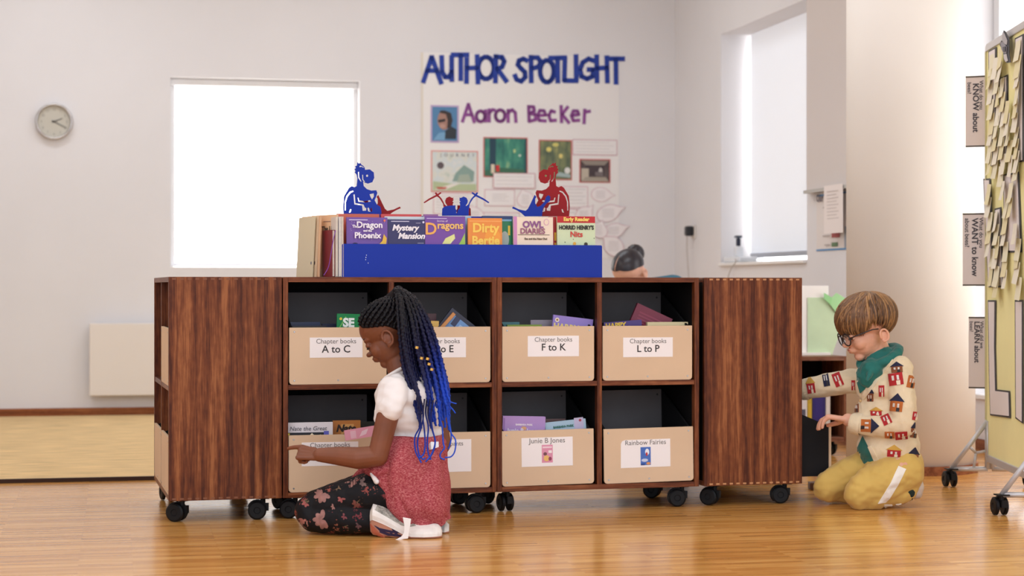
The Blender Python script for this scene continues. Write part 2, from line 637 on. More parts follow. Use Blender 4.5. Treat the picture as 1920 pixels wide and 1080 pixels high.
# ================================================================== shelving units
SX, SY, SYAW = -1.181, 6.42, 14.5
SH = Frame(SX, SY, SYAW)
SM = SH.M
UW, UD, Z0, Z1, TH = 0.770, 0.390, 0.077, 0.8495, 0.018
WC = [(74, 34, 18), (104, 54, 29), (122, 67, 37), (156, 96, 57)]
wood_v = wood('shelf_wood_upright', WC, 2)
wood_h = wood('shelf_wood_level', [(82, 41, 23), (108, 57, 33), (124, 70, 42), (152, 94, 60)], 0)
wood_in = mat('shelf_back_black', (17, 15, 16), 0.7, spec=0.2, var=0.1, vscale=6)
joint = mat('finger_joint_light', (196, 140, 92), 0.5)
blackp = mat('castor_black', (14, 14, 16), 0.5, spec=0.25)
greyp = mat('castor_grey', (70, 72, 76), 0.4)
steel = mat('steel', (190, 190, 192), 0.3, metal=0.9)

_castor = {}
def castor(parent, x, y, rot=0.0, size=1.0):
    if 'f' not in _castor:
        b = MB()
        b.box(-0.022, 0.022, -0.022, 0.022, 0.0725, 0.0768)
        b.cyl((0, 0, 0.05), (0, 0, 1), 0.009, 0.024, 12)
        b.box(-0.007, 0.012, -0.02, 0.034, 0.030, 0.056)
        pts = [(0.02 + 0.036 * cos(radians(a)), 0.033 + 0.036 * sin(radians(a))) for a in range(20, 181, 16)]
        pts += [(0.02 + 0.029 * cos(radians(a)), 0.033 + 0.029 * sin(radians(a))) for a in range(180, 19, -16)]
        b.poly(pts, 0.016, Matrix(((0, 1, 0, -0.008), (1, 0, 0, 0), (0, 0, 1, 0), (0, 0, 0, 1))))
        _castor['f'] = new_mesh(b.v, b.f)
        _castor['f'].materials.append(blackp)
        b = MB()
        for k, (r, x0) in enumerate([(0.028, 0.0), (0.0325, 0.003), (0.0325, 0.011), (0.029, 0.0145)]):
            pass
        n = 28
        prof = [(0.0, 0.0), (0.0, 0.026), (0.003, 0.0325), (0.012, 0.0325), (0.0155, 0.027), (0.0155, 0.012), (0.013, 0.010), (0.013, 0.0)]
        v = [(px_, pr * cos(2 * pi * i / n), pr * sin(2 * pi * i / n)) for (px_, pr) in prof for i in range(n)]
        f = [(k * n + i, k * n + (i + 1) % n, (k + 1) * n + (i + 1) % n, (k + 1) * n + i) for k in range(len(prof) - 1) for i in range(n)]
        _castor['w'] = new_mesh(v, f)
        _castor['w'].materials.append(blackp)
    o = link('castor', _castor['f'].copy() if False else _castor['f'], None, parent)
    o.matrix_local = T(x, y, 0) @ RZ(rot)
    for s in (1, -1):
        wv = link('wheel', _castor['w'], None, o)
        wv.matrix_local = T(0.009 * s, 0.02, 0.033) @ (RZ(0) if s > 0 else RZ(180))
    return o

def shelf_unit(label, M, rots, dash=None):
    jm_ = joint if dash else mat('finger_joint_dark', (128, 76, 46), 0.5)
    u = thing('shelf_unit', label, 'bookcase', M, 'wheeled book units')
    for x in (0, UW - TH):
        MB().box(x, x + TH, 0, UD, Z0, Z1).obj('side_panel', wood_v, u, bevel=0.0015)
    for z in (Z0, Z1 - TH):
        MB().box(TH, UW - TH, 0.0005, UD, z, z + TH).obj('top_panel' if z > 0.4 else 'bottom_panel', wood_h, u, bevel=0.001)
    xm = UW / 2 - TH / 2
    MB().box(xm, xm + TH, 0.001, UD - 0.01, Z0 + TH, Z1 - TH).obj('divider', wood_v, u, bevel=0.001)
    zm = (Z0 + Z1) / 2 - TH / 2
    for x in (TH, xm + TH):
        MB().box(x, x + xm - TH, 0.002, UD - 0.01, zm, zm + TH).obj('shelf_board', wood_h, u, bevel=0.001)
    MB().box(TH, UW - TH, UD - 0.008, UD - 0.001, Z0 + TH, Z1 - TH).obj('back_panel', wood_in, u)
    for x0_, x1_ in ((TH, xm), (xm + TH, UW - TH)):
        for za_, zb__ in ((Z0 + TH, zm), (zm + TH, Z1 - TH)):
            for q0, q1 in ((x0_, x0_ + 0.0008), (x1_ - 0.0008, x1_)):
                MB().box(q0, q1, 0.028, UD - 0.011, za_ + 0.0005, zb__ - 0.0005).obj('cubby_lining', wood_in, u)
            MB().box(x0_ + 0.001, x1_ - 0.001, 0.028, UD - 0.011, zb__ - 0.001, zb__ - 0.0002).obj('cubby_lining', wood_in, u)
    # light end grain of the finger joints along the side panels
    for side, x in ((0, -0.0004), (1, UW - 0.0004)):
        b = MB()
        for z in (Z0 + 0.004, Z1 - 0.010):
            k = 0.012
            while k < UD - 0.02:
                b.box(x, x + 0.0008, k, k + 0.013, z, z + 0.006)
                k += 0.0265
        b.obj('finger_joint', jm_, u)
    for i, (x, y) in enumerate(((0.05, 0.05), (UW - 0.05, 0.05), (0.05, UD - 0.06), (UW - 0.05, UD - 0.06))):
        castor(u, x, y, rots[i])
    return u

A0, B0, R0 = 0.394, 1.165, 1.955
MA = SM @ T(A0, 0, 0); MBm = SM @ T(B0, 0, 0)
ML = SM @ T(0, UW, 0) @ RZ(-90)
MR = SM @ T(R0 + UD, 0, 0) @ RZ(90)
shelf_unit('dark wood shelf unit end-on, its tall side panel facing out beside the carpet', ML, (100, 150, 120, 172))
shelf_unit('dark wood cubby unit with four bins behind the kneeling girl', MA, (70, 95, 30, 100))
shelf_unit('dark wood cubby unit with four bins between the girl and the end panel', MBm, (8, 80, 120, 60))
shelf_unit('dark wood shelf unit end-on that the boy in glasses reaches into', MR, (-10, 100, -40, 10), True)

# ------------------------------------------------------------------ bins
felt = mat('bin_front_beige', (220, 190, 158), 0.75, var=0.02, vscale=4, spec=0.3)
binblack = mat('bin_black_board', (24, 23, 25), 0.7, spec=0.2, var=0.08, vscale=9)
bingrey = mat('bin_back_grey', (112, 106, 106), 0.65, spec=0.3, var=0.05, vscale=5)
paperw = mat('label_paper', (247, 240, 238), 0.6)
BW, BH, BD, BB = 0.346, 0.200, 0.325, 0.322

def bin_(label, M, lines=None, card=None, pic=None, tilt=0.0, cut=False, group='beige fronted book bins'):
    u = thing('book_bin', label, 'bin', M @ RY(tilt), group)
    r = 0.012
    pts = [(BW, 0.0 + r)] and ([(0, BH), (0, r)] + [(r - r * cos(a), r - r * sin(a)) for a in (0.5, 1.05)] + [(r, 0), (BW - r, 0)]
           + [(BW - r + r * sin(a), r - r * cos(a)) for a in (0.5, 1.05)] + [(BW, r), (BW, BH)])
    MB().poly(pts, 0.009, Matrix.Identity(4)).obj('front_panel', felt, u, bevel=0.001, seg=1)
    for x in (0.006, BW - 0.013):
        b = MB()
        Mx = Matrix(((0, 1, 0, x), (1, 0, 0, 0), (0, 0, 1, 0), (0, 0, 0, 1)))
        b.poly([(0.009, 0.004), (BD, 0.004), (BD, BB), (0.009, BH - 0.006)], 0.007, Mx)
        b.obj('side_board', binblack, u)
    MB().box(0.013, BW - 0.013, BD - 0.008, BD, 0.004, BB).obj('back_board', bingrey, u)
    MB().box(0.013, BW - 0.013, 0.009, BD - 0.008, 0.004, 0.012).obj('base_board', binblack, u)
    for (sx, sz) in ((0.018, BH - 0.015), (BW - 0.018, BH - 0.015), (0.018, 0.014), (BW - 0.018, 0.014), (BW / 2, 0.014)):
        MB().cyl((sx, 0.0002, sz), (0, -1, 0), 0.0038, 0.0014, 10, r2=0.0026).obj('screw', steel, u)
    MB().cyl((BW - 0.03, BD - 0.0082, BB - 0.02), (0, -1, 0), 0.004, 0.0012, 8).obj('screw', mat('dark_screw', (40, 38, 38), 0.4), u)
    if card:
        x0, z0, x1, z1 = card
        out = rect(x0, z0, x1, z1)
        if cut:
            out = [(x0, z0), (x1, z0), (x1, z1), (x0 + 0.018, z1), (x0 + 0.006, z1 - 0.004), (x0 + 0.001, z1 - 0.014)]
        lab = MB().poly(out, 0.0008, T(0, -0.0009, 0)).obj('label_card', paperw, u)
        cxm = (x0 + x1) / 2
        for (s, size, dz, bold, c) in lines:
            txt(lab, s, size, cxm, z1 - dz, -0.0013, c, bold=bold)
        if pic:
            flat_print(lab, 'picture', pic(cxm, z0, z1), -0.0009)
    return u

inA = [TH + 0.004, UW / 2 + TH / 2 + 0.006]
zlo, zhi = Z0 + TH, (Z0 + Z1) / 2 + TH / 2
K1, K2 = (120, 112, 108), (48, 42, 42)
def std(big):
    return [('Chapter books', 0.0235, 0.021, 0.0, K1), (big, 0.036, 0.053, 0.0004, K2)]

def lab_px(px0, py0, px1, py1, t0, zb):
    a, za, _ = SH.pix(px0, py0); b_, zb2, _ = SH.pix(px1, py1)
    return (a - t0, zb2 - zb, b_ - t0, za - zb)

def place_bin(label, t0, zb, name_px, lines, pic=None, tilt=0.0, cut=False, n=0.004):
    return bin_(label, SM @ T(t0, n, zb), lines, lab_px(*name_px, t0, zb), pic, tilt, cut)

tA1, tA2 = A0 + TH + 0.004, A0 + UW / 2 + TH / 2 + 0.007
tB1, tB2 = B0 + TH + 0.0015, B0 + UW / 2 + TH / 2 + 0.004
place_bin('beige bin labelled A to C in front of the girl', tA1, zhi, (581, 633, 680, 670), std('A to C'))
place_bin('beige bin labelled D to E behind the blue braids', tA2, zhi, (778, 633, 874, 670), std('D to E'))
place_bin('beige bin with the card F to K', tB1, zhi, (990, 630, 1086, 668), std('F to K'))
place_bin('beige bin with the card L to P', tB2, zhi, (1169, 633, 1262, 669), std('L to P'))
place_bin('low beige bin the girl points at, card half hidden by her arm', tA1 - 0.002, zlo, (566, 830, 672, 872), [('Chapter books', 0.0235, 0.018, 0.0, K1)])
def pic_under(cx_, z0, z1):
    x = cx_ + 0.004
    return [((38, 40, 86), rect(x - 0.022, z0 + 0.006, x + 0.022, z1 - 0.026)), ((240, 236, 232), rect(x - 0.018, z1 - 0.038, x + 0.018, z1 - 0.030)),
            ((214, 160, 130), disc(x + 0.002, z0 + 0.036, 0.013, 0.010)), ((90, 110, 160), rect(x - 0.016, z0 + 0.012, x + 0.014, z0 + 0.022))]
place_bin('low beige bin half hidden behind the red jumper', tA2, zlo, (760, 826, 884, 884), [('Captain Underpants', 0.0225, 0.022, 0.0, K1)], pic_under)
def pic_pink(cx_, z0, z1):
    x, za, zb = cx_ - 0.0, z0 + 0.013, z1 - 0.027
    w_ = 0.0205
    return [((226, 150, 176), rect(x - w_, za, x + w_, zb)), ((246, 214, 222), rect(x - w_ + 0.003, zb - 0.012, x + w_ - 0.003, zb - 0.006)),
            ((120, 70, 80), disc(x - 0.008, za + 0.032, 0.007, 0.006)), ((238, 190, 110), disc(x - 0.003, za + 0.016, 0.011, 0.011)),
            ((150, 60, 90), disc(x + 0.010, za + 0.014, 0.006, 0.007)), ((250, 235, 235), rect(x + 0.004, zb - 0.03, x + 0.017, zb - 0.02))]
place_bin('low beige bin holding a lilac and a pale blue book', tB1, zlo, (979, 822, 1075, 874), [('Junie B Jones', 0.026, 0.020, 0.0, K1)], pic_pink, tilt=-0.6)
def pic_blue(cx_, z0, z1):
    x, za, zb = cx_ - 0.0, z0 + 0.008, z1 - 0.028
    w_ = 0.0195
    return [((70, 110, 190), rect(x - w_, za, x + w_, zb)), ((238, 240, 250), disc(x + 0.006, zb - 0.018, 0.008, 0.012)), ((190, 50, 60), disc(x + 0.004, zb - 0.026, 0.004, 0.007)),
            ((200, 210, 236), disc(x - 0.004, za + 0.018, 0.013, 0.006)), ((220, 150, 90), disc(x + 0.01, za + 0.006, 0.008, 0.005)), ((40, 70, 140), rect(x - w_, za, x - 0.004, za + 0.006))]
place_bin('empty looking low beige bin with one clipped card corner', tB2 + 0.006, zlo, (1165, 826, 1258, 876), [('Rainbow Fairies', 0.025, 0.019, 0.0, K1)], pic_blue, tilt=-0.7, cut=True)

# bins of the end units, seen edge-on (local frames of those units)
bin_('pale bin front in the top cubby of the carpet side unit', ML @ T(inA[1], 0.0, zhi))
bin_('pale bin front in the low near cubby of the carpet side unit', ML @ T(inA[1], 0.0, zlo))
bin_('pale bin front in the low far cubby of the carpet side unit', ML @ T(inA[0], 0.0, zlo))
bin_('black sided bin pulled out of the end unit by the boy', MR @ T(inA[0] - 0.001, -0.128, zlo + 0.001))

# ------------------------------------------------------------------ books
pagem = mat('book_pages', (232, 222, 204), 0.85, var=0.04, vscale=90)
def book(label, M, w_, h, th, c, texts=(), prints=(), group='children\'s books', rough=0.35, spine=None, name='book'):
    u = thing(name, label, 'book', M, group)
    cm_ = mat('cover_%d_%d_%d' % c, c, rough)
    e = 0.0012
    b = MB()
    b.box(0, w_, 0, e, 0, h)
    b.box(0, w_, th - e, th, 0, h)
    b.box(0, e, e, th - e, 0, h, 0)
    cv = b.obj('cover', cm_, u)
    MB().box(e, w_ - 0.003, e, th - e, 0.002, h - 0.002).obj('pages', pagem, u)
    if prints:
        flat_print(cv, 'cover_print', prints, 0.0)
    y = -0.0003 * (len(prints) + 1) - 0.0004
    for t in texts:
        s, size, x, z, tc = t[:5]
        k = t[5] if len(t) > 5 else {}
        txt(cv, s, size, x, z, y, tc, **k)
    return u

def sb(px0, py0, px1, py1, n):
    """book placed on the shelf plane at depth n: left, width, bottom, top"""
    a, za, _ = SH.pix(px0, py0, n); b_, zb, _ = SH.pix(px1, py1, n)
    return a, b_ - a, zb, za

BINF = 0.06
def bin_book(label, px0, ytop, px1, n, zb, c, th=0.012, rz=0.0, ry=0.0, texts=(), prints=(), ly=0):
    a, w_, _, zt = sb(px0, ytop, px1, 600, n)
    h = zt - zb
    return book(label, SM @ T(a, n, zb) @ T(0, 0, h) @ RY(ry) @ RX(ly) @ T(0, 0, -h), w_, h, th, c, texts, prints, 'books in the bins'), w_, h

zb1, zb2 = zhi + 0.014, zlo + 0.014
def tt(s, size, dx, dz, c, **k):
    return (s, size, dx, dz, c, k)
# A to C bin
h0 = sb(632, 588, 692, 600, 0.05)
bin_book('green paperback with white capitals behind the girl\'s forehead', 632, 588, 700, 0.05, zb1, (24, 128, 70), ry=1.5,
         texts=[tt('SE', 0.042, 0.042, h0[3] - zb1 - 0.045, (236, 240, 236), bold=0.002)], prints=[((226, 200, 70), disc(0.014, h0[3] - zb1 - 0.018, 0.005)), ((120, 190, 90), [(0.03, h0[3] - zb1 - 0.01), (0.034, h0[3] - zb1 - 0.01), (0.012, h0[3] - zb1 - 0.05), (0.008, h0[3] - zb1 - 0.05)])])
bin_book('dark blue book lying low in the A to C bin', 541, 604, 600, 0.09, zb1, (30, 40, 72))
bin_book('black book with white streak in the A to C bin', 548, 611, 612, 0.04, zb1, (40, 34, 36), prints=[((220, 214, 206), rect(0.004, 0.108, 0.09, 0.112))])
bin_book('navy book low beside the green paperback', 604, 607, 634, 0.11, zb1, (26, 30, 58))
# D to E bin
bin_book('yellow paperback flat topped in the D to E bin', 790, 601, 823, 0.06, zb1, (216, 172, 84), ry=2, prints=[((238, 214, 90), rect(0.004, 0.09, 0.05, 0.115))])
bin_book('dark red round cornered book in the D to E bin', 792, 588, 818, 0.13, zb1, (78, 28, 32))
a, w_, _, zt = sb(822, 612, 846, 577, 0.06)
zt = SH.pix(850, 577, 0.06)[1]
bk = book('slanted blue and orange book leaning in the D to E bin', SM @ T(SH.pix(850, 577, 0.06)[0] - 0.004, 0.06, zt) @ RY(38) @ T(0, 0, -0.14), 0.13, 0.14, 0.014, (38, 40, 60),
          prints=[((120, 158, 206), rect(0.018, 0.06, 0.09, 0.125)), ((60, 66, 96), rect(0.03, 0.09, 0.05, 0.125)), ((170, 196, 226), rect(0.06, 0.08, 0.08, 0.11))], group='books in the bins')
book('orange backed book propped beside the slanted one', SM @ T(SH.pix(826, 612, 0.05)[0], 0.05, zt - 0.068) @ RY(42) @ T(0, 0, -0.055), 0.012, 0.125, 0.05, (206, 138, 74), group='books in the bins')
# F to K bin
bin_book('teal book low in the F to K bin', 941, 604, 974, 0.10, zb1, (64, 118, 122))
bin_book('lime green book barely showing in the F to K bin', 951, 609, 1016, 0.05, zb1, (128, 152, 50))
bin_book('grey lilac book flat topped in the F to K bin', 995, 600, 1040, 0.09, zb1, (140, 130, 142))
hh = SH.pix(1040, 590, 0.04)[1] - zb1
bin_book('lavender paperback with round gold badge in the F to K bin', 1038, 590, 1113, 0.04, zb1, (142, 122, 196), ry=7,
         texts=[tt('HARRY', 0.03, 0.052, hh - 0.05, (232, 208, 130), bold=0.0012)], prints=[((238, 226, 200), disc(0.016, hh - 0.017, 0.008)), ((150, 100, 70), disc(0.016, hh - 0.017, 0.004))])
# L to P bin
hh = SH.pix(1140, 601, 0.04)[1] - zb1
bin_book('deep purple book with yellow lettering in the L to P bin', 1132, 605, 1203, 0.04, zb1, (70, 48, 120), ry=-4,
         texts=[tt('HAPPY', 0.026, 0.045, hh - 0.03, (226, 190, 70), bold=0.001)])
zt = SH.pix(1199, 568, 0.10)[1]
book('slanted maroon book rising from the L to P bin', SM @ T(SH.pix(1196, 568, 0.10)[0], 0.10, zt) @ RY(24) @ T(0, 0, -0.13), 0.15, 0.13, 0.014, (122, 30, 58),
     prints=[((150, 66, 88), rect(0.02, 0.10 - 0.012 * k, 0.125, 0.105 - 0.012 * k)) for k in range(4)], group='books in the bins')
bin_book('cream patterned book lying in the L to P bin', 1214, 604, 1290, 0.05, zb1, (222, 206, 160), th=0.02, prints=[((196, 176, 120), disc(0.012 + 0.012 * k, 0.118, 0.003)) for k in range(10)])
# low bins
hh = SH.pix(560, 793, 0.03)[1] - zb2
wA = sb(536, 793, 624, 600, 0.03)[1]
bin_book('white handwritten title book in the low bin by the girl\'s hand', 536, 793, 624, 0.03, zb2, (226, 222, 226),
         texts=[tt('Nate the Great', 0.021, wA * 0.47, hh - 0.027, (90, 88, 96), shear=0.2)],
         prints=[((30, 32, 40), rect(0.006, hh - 0.062, wA - 0.022, hh - 0.034)), ((96, 98, 190), rect(wA - 0.032, hh - 0.062, wA - 0.014, hh - 0.03)), ((236, 222, 190), [(0.06, hh - 0.06), (0.065, hh - 0.044), (0.08, hh - 0.048), (0.092, hh - 0.036), (0.102, hh - 0.046), (0.124, hh - 0.042), (0.118, hh - 0.06)]),
                 ((226, 204, 80), rect(0.006, hh - 0.06, 0.014, hh - 0.036))])
hh = SH.pix(640, 790, 0.05)[1] - zb2
bin_book('orange brown book titled in black italics in the low bin', 624, 789, 676, 0.05, zb2, (176, 112, 54),
         texts=[tt('Nate', 0.034, 0.046, hh - 0.036, (34, 22, 18), bold=0.0016, shear=0.25), tt('the', 0.03, 0.05, hh - 0.062, (34, 22, 18), bold=0.0014, shear=0.25)], prints=[((200, 148, 84), rect(0.03, hh - 0.07, 0.075, hh - 0.01))])
bin_book('black book at the end of the low bin by the girl\'s arm', 674, 791, 714, 0.06, zb2, (30, 34, 28), prints=[((150, 120, 66), rect(0.004, 0.12, 0.05, 0.128))])
hh = SH.pix(980, 781, 0.04)[1] - zb2
bin_book('lilac hardback with title in the low bin', 943, 780, 1023, 0.04, zb2, (176, 142, 200), th=0.018, ry=2, texts=[tt('BARBARA PARK', 0.009, 0.08, hh - 0.03, (244, 232, 240), bold=0.0004), tt('Junie B. Jones', 0.022, 0.078, hh - 0.056, (236, 226, 240), bold=0.0006)],
         prints=[((150, 112, 180), rect(0.002, 0.0, 0.008, hh - 0.004)), ((222, 168, 120), disc(0.08, hh - 0.04, 0.010, 0.007))])
hh = SH.pix(1060, 787, 0.05)[1] - zb2
bin_book('pale blue paperback tilted in the low bin', 1022, 793, 1098, 0.05, zb2, (170, 196, 214), ry=-5, texts=[tt('BARBARA PARK', 0.011, 0.068, hh - 0.034, (52, 110, 96), bold=0.0005)],
         prints=[((214, 150, 110), disc(0.07, hh - 0.05, 0.011, 0.008)), ((196, 186, 214), rect(0.11, 0, 0.145, hh - 0.004)), ((170, 60, 80), disc(0.133, hh - 0.014, 0.005))])
bin_book('dark book behind the lilac hardback', 1018, 786, 1060, 0.09, zb2, (88, 60, 58))
# pink booklet slipping over the front of the low bin
pk = book('pink booklet hanging over the low bin beside the girl\'s arm', T(*W(647, 820, 6.50)) @ RZ(14.5) @ RY(-8) @ T(0, 0, -0.012), 0.14, 0.016 + 0.02, 0.006, (240, 166, 184),
          prints=[((250, 214, 222), [(0.05, 0.006), (0.062, 0.024), (0.085, 0.030), (0.075, 0.012)]), ((246, 196, 208), rect(0.02, 0.004, 0.04, 0.03))], group='books in the bins')
# ================================================================== book rack on top of the units
TOPZ = Z1
blue = mat('rack_blue_paint', (24, 52, 160), 0.45, spec=0.2, var=0.03, vscale=3)
red = mat('rack_red_paint', (150, 24, 30), 0.45, spec=0.2, var=0.03, vscale=3)
NF = 0.025                       # front face of the rack
ra = SH.pix(641, 457, NF)
rb_ = SH.pix(1129, 457, NF)
RL, RR, RT = ra[0], rb_[0], ra[1]
rack = thing('book_rack', 'blue and red metal tabletop book rack with cut out dragons', 'book rack', SM @ T(0, 0, TOPZ))
def rounded(x0, x1, z0, z1, r=0.006):
    o = []
    for (cx_, cz, a0) in ((x1 - r, z1 - r, 0), (x0 + r, z1 - r, 90)):
        o += [(cx_ + r * cos(radians(a0 + k)), cz + r * sin(radians(a0 + k))) for k in (0, 30, 60, 90)]
    return o + [(x0, z0), (x1, z0)]
fh = RT - TOPZ
MB().poly(rounded(RL, RR, 0, fh), 0.004, T(0, NF, 0)).obj('front_panel', blue, rack)
MB().poly(rounded(RL, RR, 0, fh), 0.004, T(0, 0.345, 0)).obj('rear_panel', red, rack)
MB().box(RL, RR, NF + 0.004, 0.345, 0, 0.004).obj('base_plate', blue, rack)
flat_print(rack, 'paint_chip', [((214, 222, 240), disc(RL + dx, dz, 0.0012 * k, 0.002)) for dx, dz, k in ((0.088, 0.078, 1), (0.086, 0.070, 1.4), (0.085, 0.062, 1), (0.094, 0.05, 1.2))], NF, step=0.0002)

def zpx(ox, oy, sc, pts):
    return [(ox + x / sc, oy + y / sc) for x, y in pts]
# outlines read from the photo (picture positions), turned into flat cut plates standing in the rack
D_out = zpx(560, 290, 4.5, [(430, 520), (382, 520), (380, 500), (376, 440), (384, 350), (425, 280), (448, 264), (470, 276), (490, 265), (497, 200), (490, 168), (474, 150), (480, 138), (472, 122), (484, 112), (476, 98), (492, 92), (496, 64), (508, 76), (520, 70), (530, 84), (548, 96), (558, 112), (560, 128), (600, 124), (634, 150), (638, 195), (622, 232), (585, 244), (560, 236), (544, 224), (549, 264), (575, 290), (612, 303), (655, 300), (664, 322), (655, 352), (641, 385), (660, 420), (690, 440), (698, 480), (700, 520)])
D_holes = [zpx(560, 290, 4.5, h) for h in (
    [(388, 470), (388, 400), (402, 350), (432, 312), (462, 302), (464, 312), (440, 322), (414, 356), (400, 400), (398, 472)],
    [(462, 336), (474, 334), (480, 408), (548, 420), (560, 446), (572, 452), (570, 472), (540, 474), (536, 440), (536, 430), (470, 420)],
    [(496, 362), (506, 362), (512, 386), (560, 392), (600, 384), (612, 394), (570, 404), (504, 398)],
    [(598, 334), (634, 326), (636, 352), (620, 378), (606, 356)],
    [(580, 452), (590, 444), (600, 462), (596, 474), (610, 472), (606, 450), (618, 452), (622, 476), (606, 482), (586, 478)],
    [(512, 98), (524, 92), (548, 104), (552, 112), (528, 102), (516, 106)],
    [(500, 146), (510, 144), (512, 190), (532, 226), (524, 228), (503, 196)],
    [(536, 172), (544, 168), (546, 208), (562, 230), (554, 230), (538, 212)],
    [(568, 178), (572, 170), (582, 168), (588, 176), (584, 186), (574, 188)],
    [(424, 488), (436, 458), (446, 462), (440, 484), (432, 490)])]
KN = zpx(780, 240, 6.75, [(515, 1110), (530, 1040), (548, 1024), (560, 1000), (560, 960), (550, 940), (566, 932), (548, 908), (560, 900), (548, 882), (570, 884), (602, 868), (640, 884), (656, 920), (650, 952), (630, 980), (636, 990), (664, 966), (690, 912), (712, 880), (740, 852), (702, 822), (716, 812), (752, 834), (772, 814), (786, 822), (772, 846), (860, 892), (928, 940), (920, 952), (850, 910), (762, 866), (748, 872), (726, 890), (706, 920), (682, 960), (668, 1040), (666, 1110)])
SHLD = zpx(780, 240, 6.75, [(330, 1110), (334, 1020), (366, 992), (430, 982), (500, 978), (500, 1020), (516, 1046), (508, 1070), (530, 1110)])
TAIL = zpx(880, 290, 4.5, [(470, 520), (440, 492), (400, 468), (362, 452), (370, 438), (420, 462), (476, 474), (496, 456), (524, 400), (552, 340), (566, 356), (556, 372), (556, 410), (574, 442), (604, 430), (636, 396), (648, 356), (668, 342), (684, 356), (680, 392), (650, 412), (622, 452), (612, 520)])
AX = 856.0
def plate(pieces, n, m, part, mirror, dx=0.0):
    b = MB()
    for rings in pieces:
        rr = []
        for r in rings:
            q = []
            for (x, y) in r:
                if mirror:
                    x = 2 * AX - x + dx
                t, z, _ = SH.pix(x, y, n)
                q.append((t, z - TOPZ))
            rr.append(q)
        b.poly(rr, 0.0035, T(0, n, 0))
    t0, t1 = SH.pix(646, 404, n)[0], SH.pix(1066, 404, n)[0]
    b.box(t0, t1, n, n + 0.0035, 0.004, SH.pix(850, 405.5, n)[1] - TOPZ)
    return b.obj(part, m, rack)
plate([[D_out] + D_holes, [KN], [SHLD], [TAIL]], 0.150, blue, 'blue_dragon_plate', False)
plate([[D_out] + D_holes, [KN], [SHLD], [TAIL]], 0.190, red, 'red_dragon_plate', True)

# books standing face out in the rack
RZB = TOPZ + 0.005
def rack_book(label, px0, ytop, px1, n, c, texts=(), prints=(), th=0.012, ry=0.0):
    a, _, _, zt = sb(px0, ytop, px0, 500, n)
    w_ = SH.pix(px1, 500, n)[0] - a
    return book(label, SM @ T(a, n, RZB) @ RX(-1.5) @ RY(ry), w_, zt - RZB, th, c, texts, prints, 'books in the rack')
H = SH.pix(690, 407, 0.04)[1] - RZB
WH = (244, 238, 244)
def wpx(a, b_, n=0.04):
    return SH.pix(b_, 500, n)[0] - SH.pix(a, 500, n)[0]
w_ = wpx(650, 727)
stars = [((236, 226, 246), disc(random.uniform(0.01, w_ - 0.01), H - random.uniform(0.01, 0.085), 0.0009, n=5)) for _ in range(26)]
rack_book('purple paperback about a dragon, first in the rack', 650, 407, 727, 0.04, (112, 74, 160),
          [tt('Dragon', 0.031, w_ * 0.55, H - 0.038, WH, bold=0.0009), tt('The', 0.013, w_ * 0.20, H - 0.038, WH, bold=0.0005), tt('and the', 0.010, w_ * 0.5, H - 0.052, WH, bold=0.0005), tt('Phoenix', 0.029, w_ * 0.5, H - 0.075, WH, bold=0.0009)],
          stars + [((216, 206, 236), rect(0.008, H - 0.012, 0.075, H - 0.009)), ((236, 120, 80), disc(w_ - 0.012, H - 0.012, 0.004)), ((228, 186, 70), [(w_ * 0.76, H - 0.10), (w_ * 0.86, H - 0.085), (w_ * 0.9, H - 0.06), (w_ * 0.97, H - 0.075), (w_ * 0.95, H - 0.10), (w_ * 0.84, H - 0.118)]), ((214, 110, 70), disc(w_ * 0.58, H - 0.108, 0.012)), ((236, 200, 110), disc(w_ * 0.47, H - 0.104, 0.008)), ((40, 30, 70), disc(w_ * 0.2, H - 0.105, 0.014)), ((112, 74, 160), disc(w_ * 0.2, H - 0.107, 0.010))])
w_ = wpx(727, 800)
H = SH.pix(760, 410, 0.04)[1] - RZB
rack_book('navy paperback with curly white title in the rack', 727.5, 411, 797, 0.042, (44, 38, 92),
          [tt('Mystery', 0.029, w_ * 0.44, H - 0.042, WH, bold=0.0011, shear=0.25), tt('Mansion', 0.029, w_ * 0.60, H - 0.071, WH, bold=0.0011, shear=0.25)],
          [((200, 196, 220), rect(0.012, H - 0.011, 0.078, H - 0.008)), ((232, 228, 236), disc(w_ * 0.36, H - 0.108, 0.024, 0.016)), ((60, 54, 112), disc(w_ * 0.36, H - 0.112, 0.012, 0.012)), ((220, 214, 236), disc(w_ - 0.012, H - 0.012, 0.004)),
           ((190, 186, 214), rect(w_ * 0.72, H - 0.016, w_ * 0.84, H - 0.0145)), ((190, 186, 214), rect(w_ * 0.76, H - 0.088, w_ * 0.92, H - 0.0865))])
w_ = wpx(797, 873)
H = SH.pix(830, 405, 0.04)[1] - RZB
rack_book('violet paperback with big orange initial letter in the rack', 797.5, 405, 873, 0.04, (116, 66, 158),
          [tt('D', 0.060, w_ * 0.14, H - 0.066, (240, 176, 90), bold=0.001), tt('ragons', 0.036, w_ * 0.62, H - 0.045, (240, 190, 110), bold=0.001), tt('Stories of', 0.010, w_ * 0.42, H - 0.021, (240, 220, 240))],
          [((210, 196, 230), rect(0.006, H - 0.010, 0.08, H - 0.0075)), ((226, 226, 150), [(w_ * 0.42, H - 0.10), (w_ * 0.5, H - 0.08), (w_ * 0.72, H - 0.064), (w_ * 0.74, H - 0.08), (w_ * 0.62, H - 0.10)]), ((150, 190, 86), disc(w_ * 0.18, H - 0.118, 0.02, 0.014)), ((160, 200, 90), [(w_ * 0.72, H - 0.125), (w_ * 0.88, H - 0.09), (w_ * 0.98, H - 0.06), (w_ * 0.99, H - 0.125)]), ((236, 236, 190), [(w_ * 0.60, H - 0.098), (w_ * 0.70, H - 0.074), (w_ * 0.64, H - 0.098)])])
w_ = wpx(876, 942)
H = SH.pix(900, 408, 0.04)[1] - RZB
